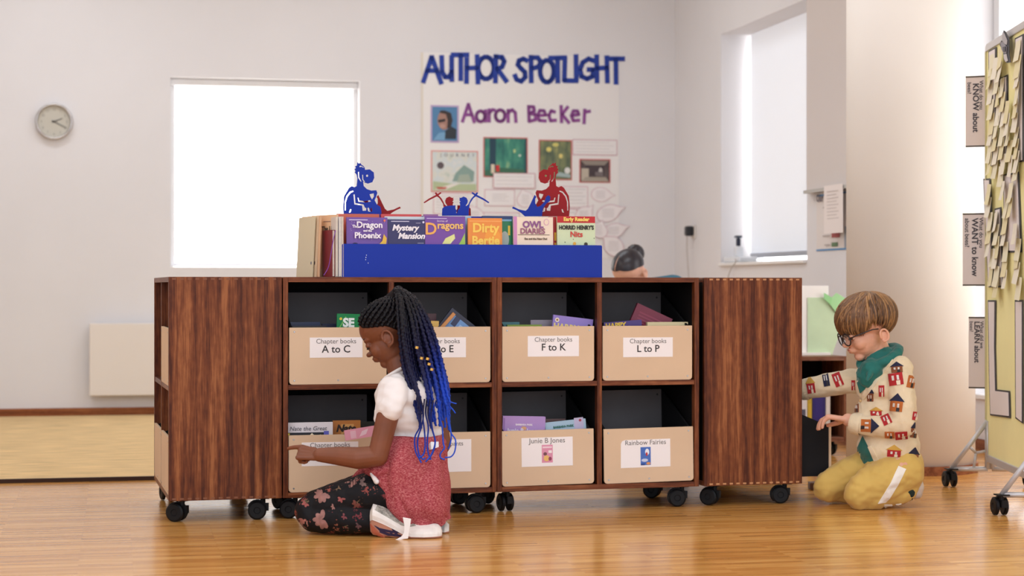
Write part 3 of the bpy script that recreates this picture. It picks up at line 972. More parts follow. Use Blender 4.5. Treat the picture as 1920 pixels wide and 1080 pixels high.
rack_book('orange paperback with yellow painted letters in the rack', 878, 408.5, 942, 0.04, (232, 140, 50),
          [tt('Dirty', 0.046, w_ * 0.5, H - 0.052, (248, 206, 92), bold=0.0016), tt('Bertie', 0.042, w_ * 0.5, H - 0.096, (248, 206, 92), bold=0.0016)],
          [((246, 176, 96), rect(0.006, H - 0.014, w_ - 0.006, H - 0.011)), ((240, 158, 64), disc(w_ * 0.7, H - 0.07, 0.03, 0.03))])
H = SH.pix(950, 410, 0.06)[1] - RZB
rack_book('green and blue animal book tucked behind the orange one', 930, 411, 961, 0.066, (28, 120, 74), (), [((170, 182, 176), disc(0.034, H - 0.075, 0.016, 0.03)), ((230, 196, 70), rect(0.046, H - 0.06, 0.054, H - 0.025)), ((120, 170, 200), rect(0.0, H - 0.009, 0.06, H - 0.002))])
w_ = wpx(963, 1038)
H = SH.pix(1000, 406, 0.04)[1] - RZB
rack_book('cream book with purple capital title in the rack', 963.5, 406.5, 1037.5, 0.04, (238, 218, 196),
          [tt('OWL', 0.033, w_ * 0.48, H - 0.040, (140, 84, 140), bold=0.0012), tt('DIARIES', 0.027, w_ * 0.47, H - 0.062, (150, 90, 120), bold=0.0008), tt('Eva and the New Owl', 0.0095, w_ * 0.55, H - 0.084, (90, 66, 50), bold=0.0004)],
          [((206, 140, 190), rect(0, 0.02, 0.013, H)), ((90, 60, 50), rect(0.016, H - 0.0675, w_ * 0.9, H - 0.0655)), ((214, 150, 190), disc(w_ * 0.82, H - 0.02, 0.010, 0.012)), ((238, 218, 196), disc(w_ * 0.82, H - 0.02, 0.008, 0.010)),
           ((206, 110, 60), disc(w_ * 0.33, H - 0.116, 0.018, 0.008)), ((230, 180, 70), disc(w_ * 0.72, H - 0.114, 0.016, 0.007)), ((180, 90, 120), disc(w_ * 0.93, H - 0.11, 0.004))])
rack_book('red book with yellow letters behind the cream one', 1030, 406, 1047, 0.062, (176, 34, 38), (), [((240, 190, 60), rect(0.020, 0.13, 0.027, 0.16)), ((240, 190, 60), rect(0.020, 0.10, 0.027, 0.122))])
w_ = wpx(1045, 1116)
H = SH.pix(1080, 405.5, 0.04)[1] - RZB
rack_book('pale green paperback with red top band, last in the rack', 1045.5, 406, 1116.5, 0.04, (206, 220, 180),
          [tt('Early Reader', 0.019, w_ * 0.5, H - 0.017, (246, 214, 110), bold=0.0009), tt("HORRID HENRY'S", 0.0205, w_ * 0.5, H - 0.048, (44, 40, 36), bold=0.0009, squeeze=0.82), tt('Nits', 0.028, w_ * 0.5, H - 0.075, (206, 66, 60), bold=0.0008)],
          [((190, 34, 40), rect(0, H - 0.024, w_, H)), ((40, 40, 40), disc(w_ * 0.42, H - 0.084, 0.0016)), ((40, 40, 40), disc(w_ * 0.2, H - 0.095, 0.0018)), ((40, 40, 40), disc(w_ * 0.97, H - 0.08, 0.0016)), ((230, 170, 60), disc(w_ * 0.45, H - 0.1, 0.006)), ((60, 50, 40), disc(w_ * 0.75, H - 0.102, 0.007))])
# second row tops
for lab, a_, y_, b_2, n_, c_ in (('red hardback standing behind the navy paperback', 715, 401, 791, 0.10, (206, 66, 66)),
                             ('pale blue book behind the navy paperback', 722, 405.5, 800, 0.075, (214, 222, 226)),
                             ('dusty purple book behind the violet paperback', 795, 401.5, 822, 0.09, (152, 96, 150)),
                             ('light blue book behind the violet paperback', 842, 405, 884, 0.08, (150, 186, 220)),
                             ('blue backed book behind the green animal book', 905, 404.5, 962, 0.10, (40, 62, 112)),
                             ('orange red book under the dragon wing', 632, 400.5, 712, 0.11, (206, 96, 70))):
    rack_book(lab, a_, y_, b_2, n_, c_)

# books leaning against the end of the rack, covers turned towards the carpet
def end_book(label, px, ytop, n, w_, th, c, yaw, texts=(), prints=(), lean=0.0, name='book'):
    t, zt, _ = SH.pix(px, ytop, n)
    h = zt - TOPZ - 0.001
    # cover faces the carpet side, its near edge at (t, n)
    M = SM @ T(t, n, TOPZ + 0.001) @ RZ(-90 + yaw) @ T(-w_, 0, 0) @ RX(lean)
    return book(label, M, w_, h, th, c, texts, prints, 'books leaning at the rack end', rough=0.5, name=name)
PE = (236, 200, 164)
# pale jacketed books in a fanned row
end_book('outermost pale jacketed book at the rack end', 585, 406, 0.13, 0.15, 0.004, (226, 212, 178), 14, prints=[((52, 60, 100), disc(0.135, 0.05, 0.004, 0.006))], lean=-3)
end_book('second pale jacketed book at the rack end', 592, 405, 0.12, 0.15, 0.004, (232, 204, 170), 16, prints=[((60, 54, 60), disc(0.135, 0.05, 0.004, 0.007))], lean=-3)
end_book('third pale jacketed book at the rack end', 598, 404, 0.11, 0.15, 0.004, (238, 196, 156), 18, prints=[((190, 90, 60), disc(0.13, 0.052, 0.005, 0.006))], lean=-2)
end_book('peach story book with green title and yellow dot', 632, 402, 0.075, 0.16, 0.006, (238, 196, 156), 26,
         [tt('The Little', 0.024, 0.115, 0.165, (60, 56, 50), bold=0.0006), tt('Princess', 0.024, 0.112, 0.146, (70, 120, 70), bold=0.0006)],
         [((230, 190, 80), disc(0.05, 0.196, 0.009, 0.007)), ((150, 120, 110), rect(0.075, 0.197, 0.12, 0.2)), ((190, 90, 60), disc(0.05, 0.052, 0.007, 0.006)), ((244, 214, 176), rect(0.03, 0.0, 0.158, 0.03))])
end_book('dark red slim book standing at the rack end', 623, 431, 0.040, 0.11, 0.010, (128, 20, 34), 10)
for k, (px_, c_) in enumerate(((630, (226, 216, 206)), (636, (240, 238, 240)), (640.5, (216, 200, 190)))):
    end_book(['white spined book pressed against the rack end', 'glossy white book beside the rack corner', 'grey white book wedged at the rack corner'][k], px_, 406.5 - k * 0.3, 0.03 - 0.004 * k, 0.16, 0.007, c_, 4)
rib = MB().tube(catmull([W(629, 432, 6.585), W(624, 455, 6.575), W(620, 480, 6.57), W(616, 500, 6.568), W(610, 512, 6.56), W(607, 516, 6.555)], 6), 0.0016, 6, flat=0.5)
tag(rib.obj('bookmark_ribbon', mat('ribbon_purple', (120, 54, 160), 0.35), smooth=True), 'thin purple bookmark ribbon hanging over the dark red book', 'ribbon')

# ================================================================== wall display
def wp(px, py, n=0.0):
    return ROOM.pix(px, py, n)[:2]
DISP_N = -0.003
disp = thing('wall_display', 'white paper wall display with blue and purple cut out letters', 'wall display', RM)
u0, zt_ = wp(790, 98); u1, zb_ = wp(1160, 484)
MB().box(u0, u1, DISP_N, -0.0005, zb_, zt_).obj('backing_sheet', mat('display_paper', (243, 240, 239), 0.75), disp)
MB().box(u0 - 0.004, u0 + 0.012, DISP_N - 0.001, DISP_N - 0.0002, zb_, zt_).obj('edge_tape', mat('tape_cream', (232, 224, 212), 0.7), disp)
blet = mat('letter_blue_card', (30, 60, 158), 0.7, var=0.04, vscale=12)
plet = mat('letter_purple_card', (146, 78, 152), 0.7, var=0.06, vscale=12)
def stroke(b, pts, wd, n, k):
    for a, c in zip(pts, pts[1:]):
        A, C = Vector(a), Vector(c)
        d = (C - A)
        if d.length < 1e-6: continue
        d.normalize()
        q = Vector((-d.y, d.x)) * wd / 2
        e = d * wd * 0.25
        ring = [A - e + q, A - e - q, C + e - q, C + e + q]
        ring = [wp(770 + p.x / 4.465, 80 + p.y / 4.465) for p in ring]
        b.poly(ring, 0.0022, T(0, n, 0))
def ell_pts(cx_, cy_, rx, ry, n=18):
    return [(cx_ + rx * cos(2 * pi * i / n), cy_ + ry * sin(2 * pi * i / n)) for i in range(n + 1)]
AS = [
    [[(105, 330), (175, 118)], [(175, 118), (255, 340)], [(130, 235), (225, 235)]],
    [[(258, 115), (262, 245), (288, 288), (318, 288), (342, 250), (342, 115)], [(342, 240), (344, 320)]],
    [[(345, 103), (480, 103)], [(418, 103), (418, 312)]],
    [[(468, 135), (466, 335)], [(555, 108), (562, 340)], [(468, 215), (560, 211)]],
    [ell_pts(630, 212, 66, 92)],
    [[(712, 108), (708, 332)], [(712, 120), (762, 122), (782, 158), (764, 204), (716, 224)], [(728, 226), (802, 326)]],
    [[(974, 152), (942, 136), (906, 150), (896, 186), (922, 216), (954, 246), (958, 290), (924, 324), (886, 310), (870, 272)]],
    [[(1005, 114), (1008, 330)], [(1005, 126), (1062, 126), (1088, 160), (1068, 202), (1010, 220)]],
    [ell_pts(1140, 240, 58, 92)],
    [[(1160, 130), (1296, 127)], [(1228, 130), (1230, 332)]],
    [[(1290, 125), (1285, 318), (1392, 320)]],
    [[(1382, 108), (1385, 318)]],
    [[(1530, 152), (1488, 136), (1440, 166), (1416, 226), (1430, 284), (1476, 304), (1520, 284), (1528, 226), (1482, 226)]],
    [[(1555, 110), (1558, 332)], [(1640, 118), (1645, 332)], [(1555, 215), (1645, 212)]],
    [[(1640, 136), (1782, 136)], [(1716, 136), (1718, 342)]]]
for i, L in enumerate(AS):
    b = MB()
    for s_ in L:
        stroke(b, s_, 40, DISP_N - 0.003 - 0.0012 * (i % 2), i)
    b.obj('letter', blet, disp)
AB = [
    [[(432, 662), (482, 514), (532, 668)], [(456, 604), (514, 604)]],
    [ell_pts(584, 617, 36, 44), [(626, 566), (628, 662)]],
    [[(656, 558), (656, 662)], [(656, 590), (684, 562), (704, 566)]],
    [ell_pts(748, 612, 40, 48)],
    [[(815, 562), (815, 666)], [(815, 588), (848, 562), (874, 586), (880, 666)]],
    [[(986, 530), (990, 660)], [(986, 536), (1028, 538), (1034, 574), (992, 592)], [(992, 592), (1044, 602), (1044, 646), (990, 660)]],
    [[(1062, 612), (1130, 606), (1114, 570), (1080, 568), (1060, 612), (1076, 652), (1130, 656)]],
    [[(1206, 582), (1176, 570), (1154, 610), (1170, 654), (1214, 650)]],
    [[(1258, 530), (1262, 668)], [(1314, 538), (1266, 600), (1324, 672)]],
    [[(1346, 612), (1406, 602), (1394, 572), (1360, 572), (1344, 612), (1360, 654), (1410, 650)]],
    [[(1456, 560), (1450, 676)], [(1456, 582), (1500, 574)]]]
for i, L in enumerate(AB):
    b = MB()
    for s_ in L:
        stroke(b, s_, 27, DISP_N - 0.003 - 0.0012 * (i % 2), i)
    b.obj('letter', plet, disp)

def wcard(name, label, cat, px0, py0, px1, py1, border, fill, prints=(), n=-0.0045, bw=2.0, group='cards on the wall display'):
    """card pinned to the display: frame sheet with a face sheet in front; prints in card fractions"""
    ua, za = wp(px0, py0); ub, zb2_ = wp(px1, py1)
    W_, H_ = ub - ua, za - zb2_
    c = thing(name, label, cat, RM @ T(ua, n, zb2_), group)
    MB().box(0, W_, -0.0012, 0, 0, H_).obj('border_sheet', pmat(border), c)
    e = bw / F * 12.3
    fo = MB().box(e, W_ - e, -0.0022, -0.0013, e, H_ - e).obj('face_sheet', fill if not isinstance(fill, tuple) else pmat(fill), c)
    if prints:
        flat_print(fo, 'print', [(cc, [(x * W_, z * H_) for x, z in pts]) for cc, pts in prints], -0.0023, step=0.0004)
    return c, W_, H_, fo
# portrait photograph
wcard('portrait_photo', 'photo portrait of a person in sunglasses in a lilac frame', 'photo', 807, 197, 860, 268, (196, 170, 206), (84, 134, 178),
      [((42, 50, 60), [(0.42, 0.1), (0.9, 0.1), (0.92, 0.36), (0.72, 0.44), (0.5, 0.3)]), ((120, 168, 206), [(0.1, 0.07), (0.5, 0.07), (0.52, 0.28), (0.3, 0.26)]), ((170, 130, 116), disc(0.48, 0.6, 0.24, 0.26)), ((52, 42, 42), [(0.5, 0.86), (0.72, 0.8), (0.78, 0.6), (0.72, 0.42), (0.58, 0.38), (0.6, 0.6), (0.54, 0.76), (0.3, 0.8), (0.36, 0.86)]),
       ((30, 28, 32), [(0.26, 0.6), (0.52, 0.64), (0.52, 0.57), (0.28, 0.53)]), ((190, 150, 136), disc(0.42, 0.44, 0.1, 0.06))], bw=3)
def blotch(name, cols, scale, stretch=(1, 1, 1)):
    m = bpy.data.materials.new(name)
    m.use_nodes = True
    nt = m.node_tree
    tc = nt.nodes.new('ShaderNodeTexCoord'); mp = nt.nodes.new('ShaderNodeMapping'); n = nt.nodes.new('ShaderNodeTexNoise')
    mp.inputs['Scale'].default_value = stretch
    n.inputs['Scale'].default_value = scale; n.inputs['Detail'].default_value = 4
    nt.links.new(tc.outputs['Object'], mp.inputs[0]); nt.links.new(mp.outputs[0], n.inputs['Vector'])
    o = ramp(nt, n.outputs['Fac'], [(0.25 + 0.5 * i / (len(cols) - 1), c) for i, c in enumerate(cols)])
    nt.links.new(o, nt.nodes['Principled BSDF'].inputs['Base Color'])
    nt.nodes['Principled BSDF'].inputs['Roughness'].default_value = 0.5
    return m
# picture prints: plain generic stand-ins in the colours of the originals
PKB = (206, 96, 92)
c_, W_, H_, fo = wcard('picture_card', 'pale landscape print titled in spaced capitals, pinked border', 'print', 808, 282, 896, 361, (226, 140, 128), blotch('pale_print', [(176, 200, 190), (226, 226, 216), (214, 224, 226), (236, 232, 226)], 14),
      [((96, 84, 90), disc(0.2, 0.64, 0.075, 0.085)), ((140, 168, 160), [(0.45, 0.26), (0.9, 0.26), (0.92, 0.5), (0.7, 0.66), (0.52, 0.46)]), ((170, 184, 168), [(0.55, 0.24), (0.86, 0.24), (0.8, 0.44), (0.6, 0.42)]), ((186, 200, 160), [(0.04, 0.04), (0.96, 0.04), (0.96, 0.2), (0.5, 0.2), (0.04, 0.26)]), ((240, 234, 226), [(0.06, 0.06), (0.3, 0.06), (0.6, 0.2), (0.44, 0.2)]), ((196, 80, 66), [(0.1, 0.12), (0.34, 0.12), (0.3, 0.07), (0.14, 0.07)])])
txt(fo, 'J  O  U  R  N  E  Y', 0.03, W_ * 0.56, H_ * 0.86, -0.006, (120, 120, 128))
c_, W_, H_, fo = wcard('picture_card', 'teal forest print with a small red figure shape', 'print', 906, 257, 989, 333, PKB, blotch('teal_forest_print', [(28, 84, 84), (44, 122, 110), (70, 150, 126), (150, 190, 140)], 9, (2.2, 1, 0.8)),
      [((28, 66, 84), rect(0.14, 0.02, 0.28, 0.97)), ((60, 110, 86), [(0.03, 0.03), (0.97, 0.03), (0.97, 0.2), (0.4, 0.24), (0.03, 0.16)]), ((206, 50, 50), rect(0.28, 0.14, 0.36, 0.3)), ((226, 214, 190), rect(0.17, 0.1, 0.25, 0.32)), ((190, 214, 150), disc(0.7, 0.66, 0.03, 0.05)), ((206, 226, 210), disc(0.82, 0.55, 0.03, 0.03)), ((36, 80, 90), rect(0.93, 0.03, 0.97, 0.97))])
c_, W_, H_, fo = wcard('picture_card', 'olive woodland print behind the red dragon plate', 'print', 1010, 262, 1072, 338, PKB, blotch('olive_forest_print', [(52, 66, 62), (96, 110, 84), (130, 138, 96), (190, 186, 110)], 11, (2.5, 1, 0.8)),
      [((226, 214, 120), disc(0.3, 0.76, 0.08, 0.06)), ((226, 210, 130), disc(0.66, 0.6, 0.06, 0.06)), ((214, 206, 120), disc(0.5, 0.88, 0.1, 0.05)), ((230, 230, 226), disc(0.86, 0.24, 0.09, 0.08)), ((170, 190, 190), [(0.5, 0.1), (0.95, 0.06), (0.95, 0.14), (0.6, 0.2)])])
c_, W_, H_, fo = wcard('picture_card', 'dark brown room print with pale objects', 'print', 1086, 298, 1144, 343, PKB, blotch('room_print', [(52, 42, 46), (84, 70, 72), (104, 92, 90)], 10),
      [((150, 140, 130), [(0.04, 0.94), (0.96, 0.94), (0.8, 0.74), (0.2, 0.74)]), ((70, 56, 62), rect(0.2, 0.3, 0.8, 0.74)), ((196, 186, 170), rect(0.06, 0.1, 0.3, 0.6)), ((206, 200, 196), disc(0.68, 0.5, 0.06, 0.14)), ((170, 160, 146), [(0.04, 0.04), (0.96, 0.04), (0.85, 0.24), (0.2, 0.24)]), ((120, 110, 112), rect(0.5, 0.28, 0.76, 0.46))])
# caption cards
def lines(k, z0, z1, x0=0.06, x1=0.92):
    return [((196, 190, 192), rect(x0, z0 + (z1 - z0) * i / max(1, k - 1), x1 - 0.1 * (i % 2), z0 + (z1 - z0) * i / max(1, k - 1) + 0.018)) for i in range(k)]
PB = (214, 168, 178); PF = (244, 240, 240)
wcard('caption_card', 'white lined caption card above the dark room print', 'card', 1073, 261, 1157, 292, (206, 160, 170), PF, lines(4, 0.2, 0.8), bw=1.4)
wcard('caption_card', 'white caption card overlapping the teal forest print', 'card', 924, 324, 1003, 354, (206, 150, 158), PF, lines(3, 0.25, 0.75), n=-0.009, bw=1.4)
wcard('caption_card', 'pale caption card under the teal forest print', 'card', 908, 355, 965, 387, PB, PF, lines(4, 0.3, 0.7, 0.25, 0.8), bw=1.2)
wcard('caption_card', 'pale lined caption card beside the red dragon plate', 'card', 1046, 349, 1102, 390, PB, PF, lines(5, 0.2, 0.85), bw=1.2)
wcard('caption_card', 'tall pale caption card behind the metal knights', 'card', 812, 362, 894, 402, PB, PF, lines(6, 0.15, 0.85), bw=1.2)
wcard('caption_card', 'low pale caption card behind the orange paperback', 'card', 906, 398, 974, 440, PB, PF, lines(5, 0.15, 0.85), bw=1.4)
wcard('caption_card', 'low pale caption card behind the cream book', 'card', 1010, 391, 1082, 440, PB, PF, lines(5, 0.15, 0.85), bw=1.4)
# leaf shaped cards
def leaf(label, cx_, cy_, rx, ry, ang, n=-0.005):
    ua, za = wp(cx_, cy_)
    s_ = 12.4 / F
    def shape(k):
        o = []
        for i in range(22):
            a = 2 * pi * i / 22
            x, z = cos(a) * rx, sin(a) * ry
            if abs(a) < 1e-6:
                x = rx * 1.55
            elif i in (1, 21):
                x = rx * 1.12; z *= 0.8
            p = Vector((x * k, z * k))
            o.append(((p.x * cos(ang) - p.y * sin(ang)) * s_, (p.x * sin(ang) + p.y * cos(ang)) * s_))
        return o
    c = thing('leaf_card', label, 'card', RM @ T(ua, n, za), 'leaf shaped cards on the wall display')
    MB().poly(shape(1.0), 0.001, T(0, 0, 0)).obj('border_sheet', pmat((206, 160, 172)), c)
    fo_ = MB().poly(shape(0.945), 0.0008, T(0, -0.0009, 0)).obj('face_sheet', pmat((246, 240, 241)), c)
    flat_print(fo_, 'print', [((206, 200, 202), rect(-rx * 0.5 * s_, (k * 0.22) * ry * s_, rx * 0.45 * s_, (k * 0.22) * ry * s_ + 0.003)) for k in (-2, -1, 0, 1, 2)], -0.001)
leaf('leaf card pointing out at the display edge, topmost', 1126, 365, 19, 14, -0.05)
leaf('leaf card with upturned tip below the topmost one', 1140, 400, 24, 16, 0.35, -0.007)
leaf('leaf card with upturned tip, third down', 1150, 433, 22, 14, 0.3, -0.009)
leaf('round leaf card lowest, just above the woman\'s head', 1150, 462, 21, 18, 2.4, -0.011)
leaf('leaf card half hidden behind the pale green paperback', 1122, 432, 14, 18, 1.2, -0.013)
leaf('round leaf card beside the blue plate tail', 985, 374, 15, 17, 1.9)
leaf('leaf card low behind the metal knights', 888, 404, 22, 16, -0.4, -0.007)
leaf('leaf card behind the red dragon\'s back', 1094, 404, 18, 16, 0.8, -0.009)

# ================================================================== clock, radiator
ck = thing('wall_clock', 'round silver wall clock on the back wall', 'clock', RM @ T(*[wp(101.5, 228.5)[0], 0, wp(101.5, 228.5)[1]]))
RC = 34.5 * 11.75 / F
n = 48
prof = [(RC, 0.0), (RC, -0.03), (RC * 0.97, -0.042), (RC * 0.9, -0.045), (RC * 0.86, -0.038), (RC * 0.845, -0.02)]
v = [(r * cos(2 * pi * i / n), y, r * sin(2 * pi * i / n)) for r, y in prof for i in range(n)]
f = [(k * n + i, (k + 1) * n + i, (k + 1) * n + (i + 1) % n, k * n + (i + 1) % n) for k in range(len(prof) - 1) for i in range(n)]
link('rim', new_mesh(v, f), mat('clock_silver', (196, 192, 190), 0.22, metal=0.85), ck, smooth=True)
dial = MB().cyl((0, -0.001, 0), (0, -1, 0), RC * 0.86, 0.02, 48).obj('dial', mat('clock_dial', (204, 200, 188), 0.6), ck)
for k in range(12):
    a = 2 * pi * k / 12
    txt(dial, str(k if k else 12), 0.021, RC * 0.67 * sin(a), RC * 0.67 * cos(a) - 0.0075, -0.0216, (150, 146, 140))
def hand(ang, L, wd, y):
    MB().poly([(-wd, -0.014), (wd, -0.014), (wd * 0.6, L), (-wd * 0.6, L)], 0.0012, T(0, y, 0) @ RY(ang)).obj('hand', mat('clock_hand', (60, 58, 58), 0.5), ck)
hand(68, RC * 0.48, 0.0032, -0.0245)
hand(117, RC * 0.74, 0.0026, -0.0265)
MB().cyl((0, -0.0225, 0), (0, -1, 0), 0.005, 0.006, 12).obj('hub', mat('clock_hand', (60, 58, 58), 0.5), ck)

ra_ = wp(168, 606); rb2 = wp(430, 738)
rad = thing('radiator', 'flat white panel radiator low on the back wall', 'radiator', RM)
radm = mat('radiator_white', (238, 230, 222), 0.5)
MB().box(ra_[0], rb2[0], -0.10, -0.055, rb2[1], ra_[1]).obj('front_panel', radm, rad, bevel=0.006)
MB().box(ra_[0] + 0.01, rb2[0] - 0.01, -0.05, -0.03, rb2[1] + 0.015, ra_[1] - 0.015).obj('rear_panel', radm, rad, bevel=0.004)
for x in (ra_[0] + 0.12, rb2[0] - 0.12):
    MB().box(x, x + 0.03, -0.054, 0.0, rb2[1] + 0.04, ra_[1] - 0.04).obj('bracket', radm, rad)

# ================================================================== right wall furniture
def rp(px, py, n=0.0):
    return RW.pix(px, py, n)[:2]
wb0 = rp(1512, 20, -0.02); wb1 = rp(1600, 20, -0.02)
zlow = rp(1512, 360, -0.02)[1]
wbd = thing('whiteboard', 'tall pale grey whiteboard beside the blind window', 'whiteboard', M2)
MB().box(wb0[0], wb1[0], -0.02, -0.001, zlow, 2.75).obj('board', mat('whiteboard_grey', (219, 210, 206), 0.35), wbd)
MB().box(wb0[0] + 0.03, wb1[0], -0.05, -0.021, zlow - 0.012, zlow + 0.006).obj('pen_tray', mat('tray_alu', (188, 184, 178), 0.35, metal=0.5), wbd)
ps = thing('notice_sheet', 'white notice sheet with blue bars and coloured bar marks under the whiteboard', 'poster', M2)
p0 = rp(1531, 366, -0.003); p1 = rp(1587, 468, -0.003)
MB().box(p0[0], p1[0], -0.003, -0.001, p1[1], p0[1]).obj('sheet', pmat((232, 224, 220)), ps)
pw, ph = p1[0] - p0[0], p0[1] - p1[1]
pr = [((70, 140, 196), rect(0.0, 0.97, 1, 1)), ((70, 140, 196), rect(0, 0, 1, 0.03)), ((150, 160, 176), rect(0.94, 0.03, 1, 0.4)), ((190, 80, 76), rect(0.53, 0.70, 0.58, 0.82)), ((64, 90, 130), rect(0.53, 0.55, 0.58, 0.66)), ((200, 120, 110), rect(0.52, 0.38, 0.55, 0.5)), ((176, 60, 56), rect(0.53, 0.22, 0.80, 0.30)), ((86, 120, 76), rect(0.53, 0.065, 0.73, 0.135))]
for k, z in enumerate((0.76, 0.60, 0.44, 0.26, 0.10)):
    pr.append(((190, 178, 174), rect(0.24 + 0.06 * (k % 3), z - 0.012, 0.47, z + 0.012)))
flat_print(ps, 'print', [(c, [(p0[0] + x * pw, p1[1] + z * ph) for x, z in q]) for c, q in pr], -0.0031, step=0.0004)
txt(ps, 'Our class', 0.055, p0[0] + 0.02 * pw, p1[1] + 0.88 * ph, -0.008, (120, 112, 124), align='LEFT', bold=0.0015)
ls = thing('note_sheet', 'small white typed sheet overlapping the notice sheet', 'paper', M2)
q0 = rp(1557, 349, -0.02); q1 = rp(1592, 436, -0.02)
MB().box(q0[0], q1[0], -0.056, -0.0535, q1[1], q0[1]).obj('sheet', pmat((244, 234, 230)), ls)
qw, qh = q1[0] - q0[0], q0[1] - q1[1]
flat_print(ls, 'print', [((206, 194, 190), rect(q0[0] + 0.18 * qw, q1[1] + z * qh, q0[0] + (0.8 - 0.1 * (k % 2)) * qw, q1[1] + z * qh + 0.004)) for k, z in enumerate((0.3, 0.37, 0.44, 0.51, 0.58, 0.65, 0.72, 0.79, 0.86))], -0.0561)
# plug, socket and lead
s0 = rp(1302, 434)
sk = thing('wall_socket', 'white wall socket holding a black plug beside the corner', 'socket', M2)
MB().box(s0[0] - 0.04, s0[0] + 0.04, -0.012, -0.0005, s0[1] - 0.045, s0[1] + 0.04).obj('face_plate', mat('socket_white', (226, 220, 214), 0.4), sk, bevel=0.003)
MB().box(s0[0] - 0.012, s0[0] + 0.012, -0.015, -0.0121, s0[1] + 0.012, s0[1] + 0.03).obj('switch', mat('socket_white', (226, 220, 214), 0.4), sk)
pl = thing('plug', 'black mains plug with pale lead in the wall socket', 'plug', M2)
b = MB().box(s0[0] - 0.03, s0[0] + 0.03, -0.062, -0.0125, s0[1] - 0.03, s0[1] + 0.035)
b.obj('plug_body', mat('plug_black', (34, 34, 38), 0.4), pl, bevel=0.012, seg=3)
MB().tube(catmull([(s0[0], -0.05, s0[1] - 0.03), (s0[0] + 0.0, -0.05, s0[1] - 0.12), (s0[0] + 0.0, -0.04, s0[1] - 0.28), (s0[0] + 0.04, -0.03, s0[1] - 0.5), (s0[0] + 0.09, -0.02, 0.3), (s0[0] + 0.14, -0.03, 0.02)], 6), 0.0045, 6).obj('lead', mat('lead_grey', (196, 190, 186), 0.5), pl, smooth=True)
# small device on the sill
d0 = rp(1378, 488, 0.03)
dv = thing('sill_device', 'small white box with dark upright handset on the window sill', 'device', M2 @ T(d0[0], 0.03, w2bot))
MB().box(-0.13, 0.16, -0.03, 0.09, 0.0005, 0.035).obj('base', mat('device_white', (234, 236, 240), 0.4), dv, bevel=0.008)
MB().box(-0.025, 0.02, 0.0, 0.05, 0.036, 0.10).obj('cradle', mat('device_white', (234, 236, 240), 0.4), dv, bevel=0.01)
MB().box(-0.014, 0.012, 0.01, 0.035, 0.101, 0.15).obj('handset', mat('handset_dark', (30, 36, 60), 0.4), dv, bevel=0.006)
MB().box(-0.03, 0.025, 0.005, 0.04, 0.151, 0.166).obj('handset_top', mat('handset_top', (70, 80, 96), 0.4), dv, bevel=0.004)
MB().tube(catmull([(0.10, -0.034, 0.02), (0.16, -0.05, 0.002), (0.04, -0.055, -0.08), (0.0, -0.05, -0.25), (-0.02, -0.05, -0.5)], 6), 0.003, 6).obj('lead', mat('lead_grey', (196, 190, 186), 0.5), dv, smooth=True)

# ================================================================== low bookcase near the column
LB = Frame((1590 - 960) / F * 9.0, 9.0, 12)
lw, ld, lz0, lz1 = 0.62, 0.30, 0.072, 0.482
lb = thing('low_bookcase', 'low dark wood bookcase on castors in front of the green sheet', 'bookcase', LB.M @ T(-lw, 0, 0))
wl_v = wood('low_case_upright', [(92, 50, 34), (114, 66, 46), (132, 82, 58), (146, 96, 70)], 2)
wl_h = wood('low_case_level', [(92, 54, 40), (120, 78, 60), (140, 96, 76), (156, 112, 90)], 0)
for x in (0, lw - 0.02):
    MB().box(x, x + 0.02, 0, ld, lz0, lz1).obj('side_panel', wl_v, lb, bevel=0.001)
MB().box(0.02, lw - 0.02, 0, ld, lz1 - 0.02, lz1).obj('top_panel', wl_h, lb, bevel=0.001)
MB().box(0.02, lw - 0.02, 0, ld, lz0, lz0 + 0.02).obj('bottom_panel', wl_h, lb, bevel=0.001)
MB().box(0.02, lw - 0.02, ld - 0.012, ld - 0.002, lz0 + 0.02, lz1 - 0.02).obj('back_panel', wood_in, lb)
for x, y, r in ((0.05, 0.05, 60), (lw - 0.06, 0.05, 40), (0.05, ld - 0.06, 20), (lw - 0.06, ld - 0.06, 70)):
    castor(lb, x, y, r)
for lab, a_, b_2, yt, c in (('white file at the panel edge in the low bookcase', 1499, 1514, 750, (226, 222, 224)), ('mustard yellow file in the low bookcase', 1514, 1523, 736, (196, 164, 52)), ('deep blue box file in the low bookcase', 1523.5, 1548, 722, (46, 34, 116)), ('white folder standing next to the blue file', 1548.5, 1557.5, 722, (232, 226, 222))):
    t0, zt, _ = LB.pix(a_, yt, 0.05); t1 = LB.pix(b_2, yt, 0.05)[0]
    u = thing('box_file', lab, 'file', LB.M @ T(t0, 0.05, lz0 + 0.0205), 'files in the low bookcase')
    hh_ = min(zt, lz1 - 0.03) - lz0 - 0.021
    MB().box(0, t1 - t0 - 0.001, 0, 0.2, 0, hh_).obj('case', pmat(c), u, bevel=0.002)
    MB().box((t1 - t0) * 0.2, (t1 - t0) * 0.75, -0.0008, 0, hh_ * 0.35, hh_ * 0.75).obj('spine_label', pmat((90, 90, 110) if c[0] > 200 and a_ < 1500 else tuple(min(255, int(x * 1.08)) for x in c)), u)

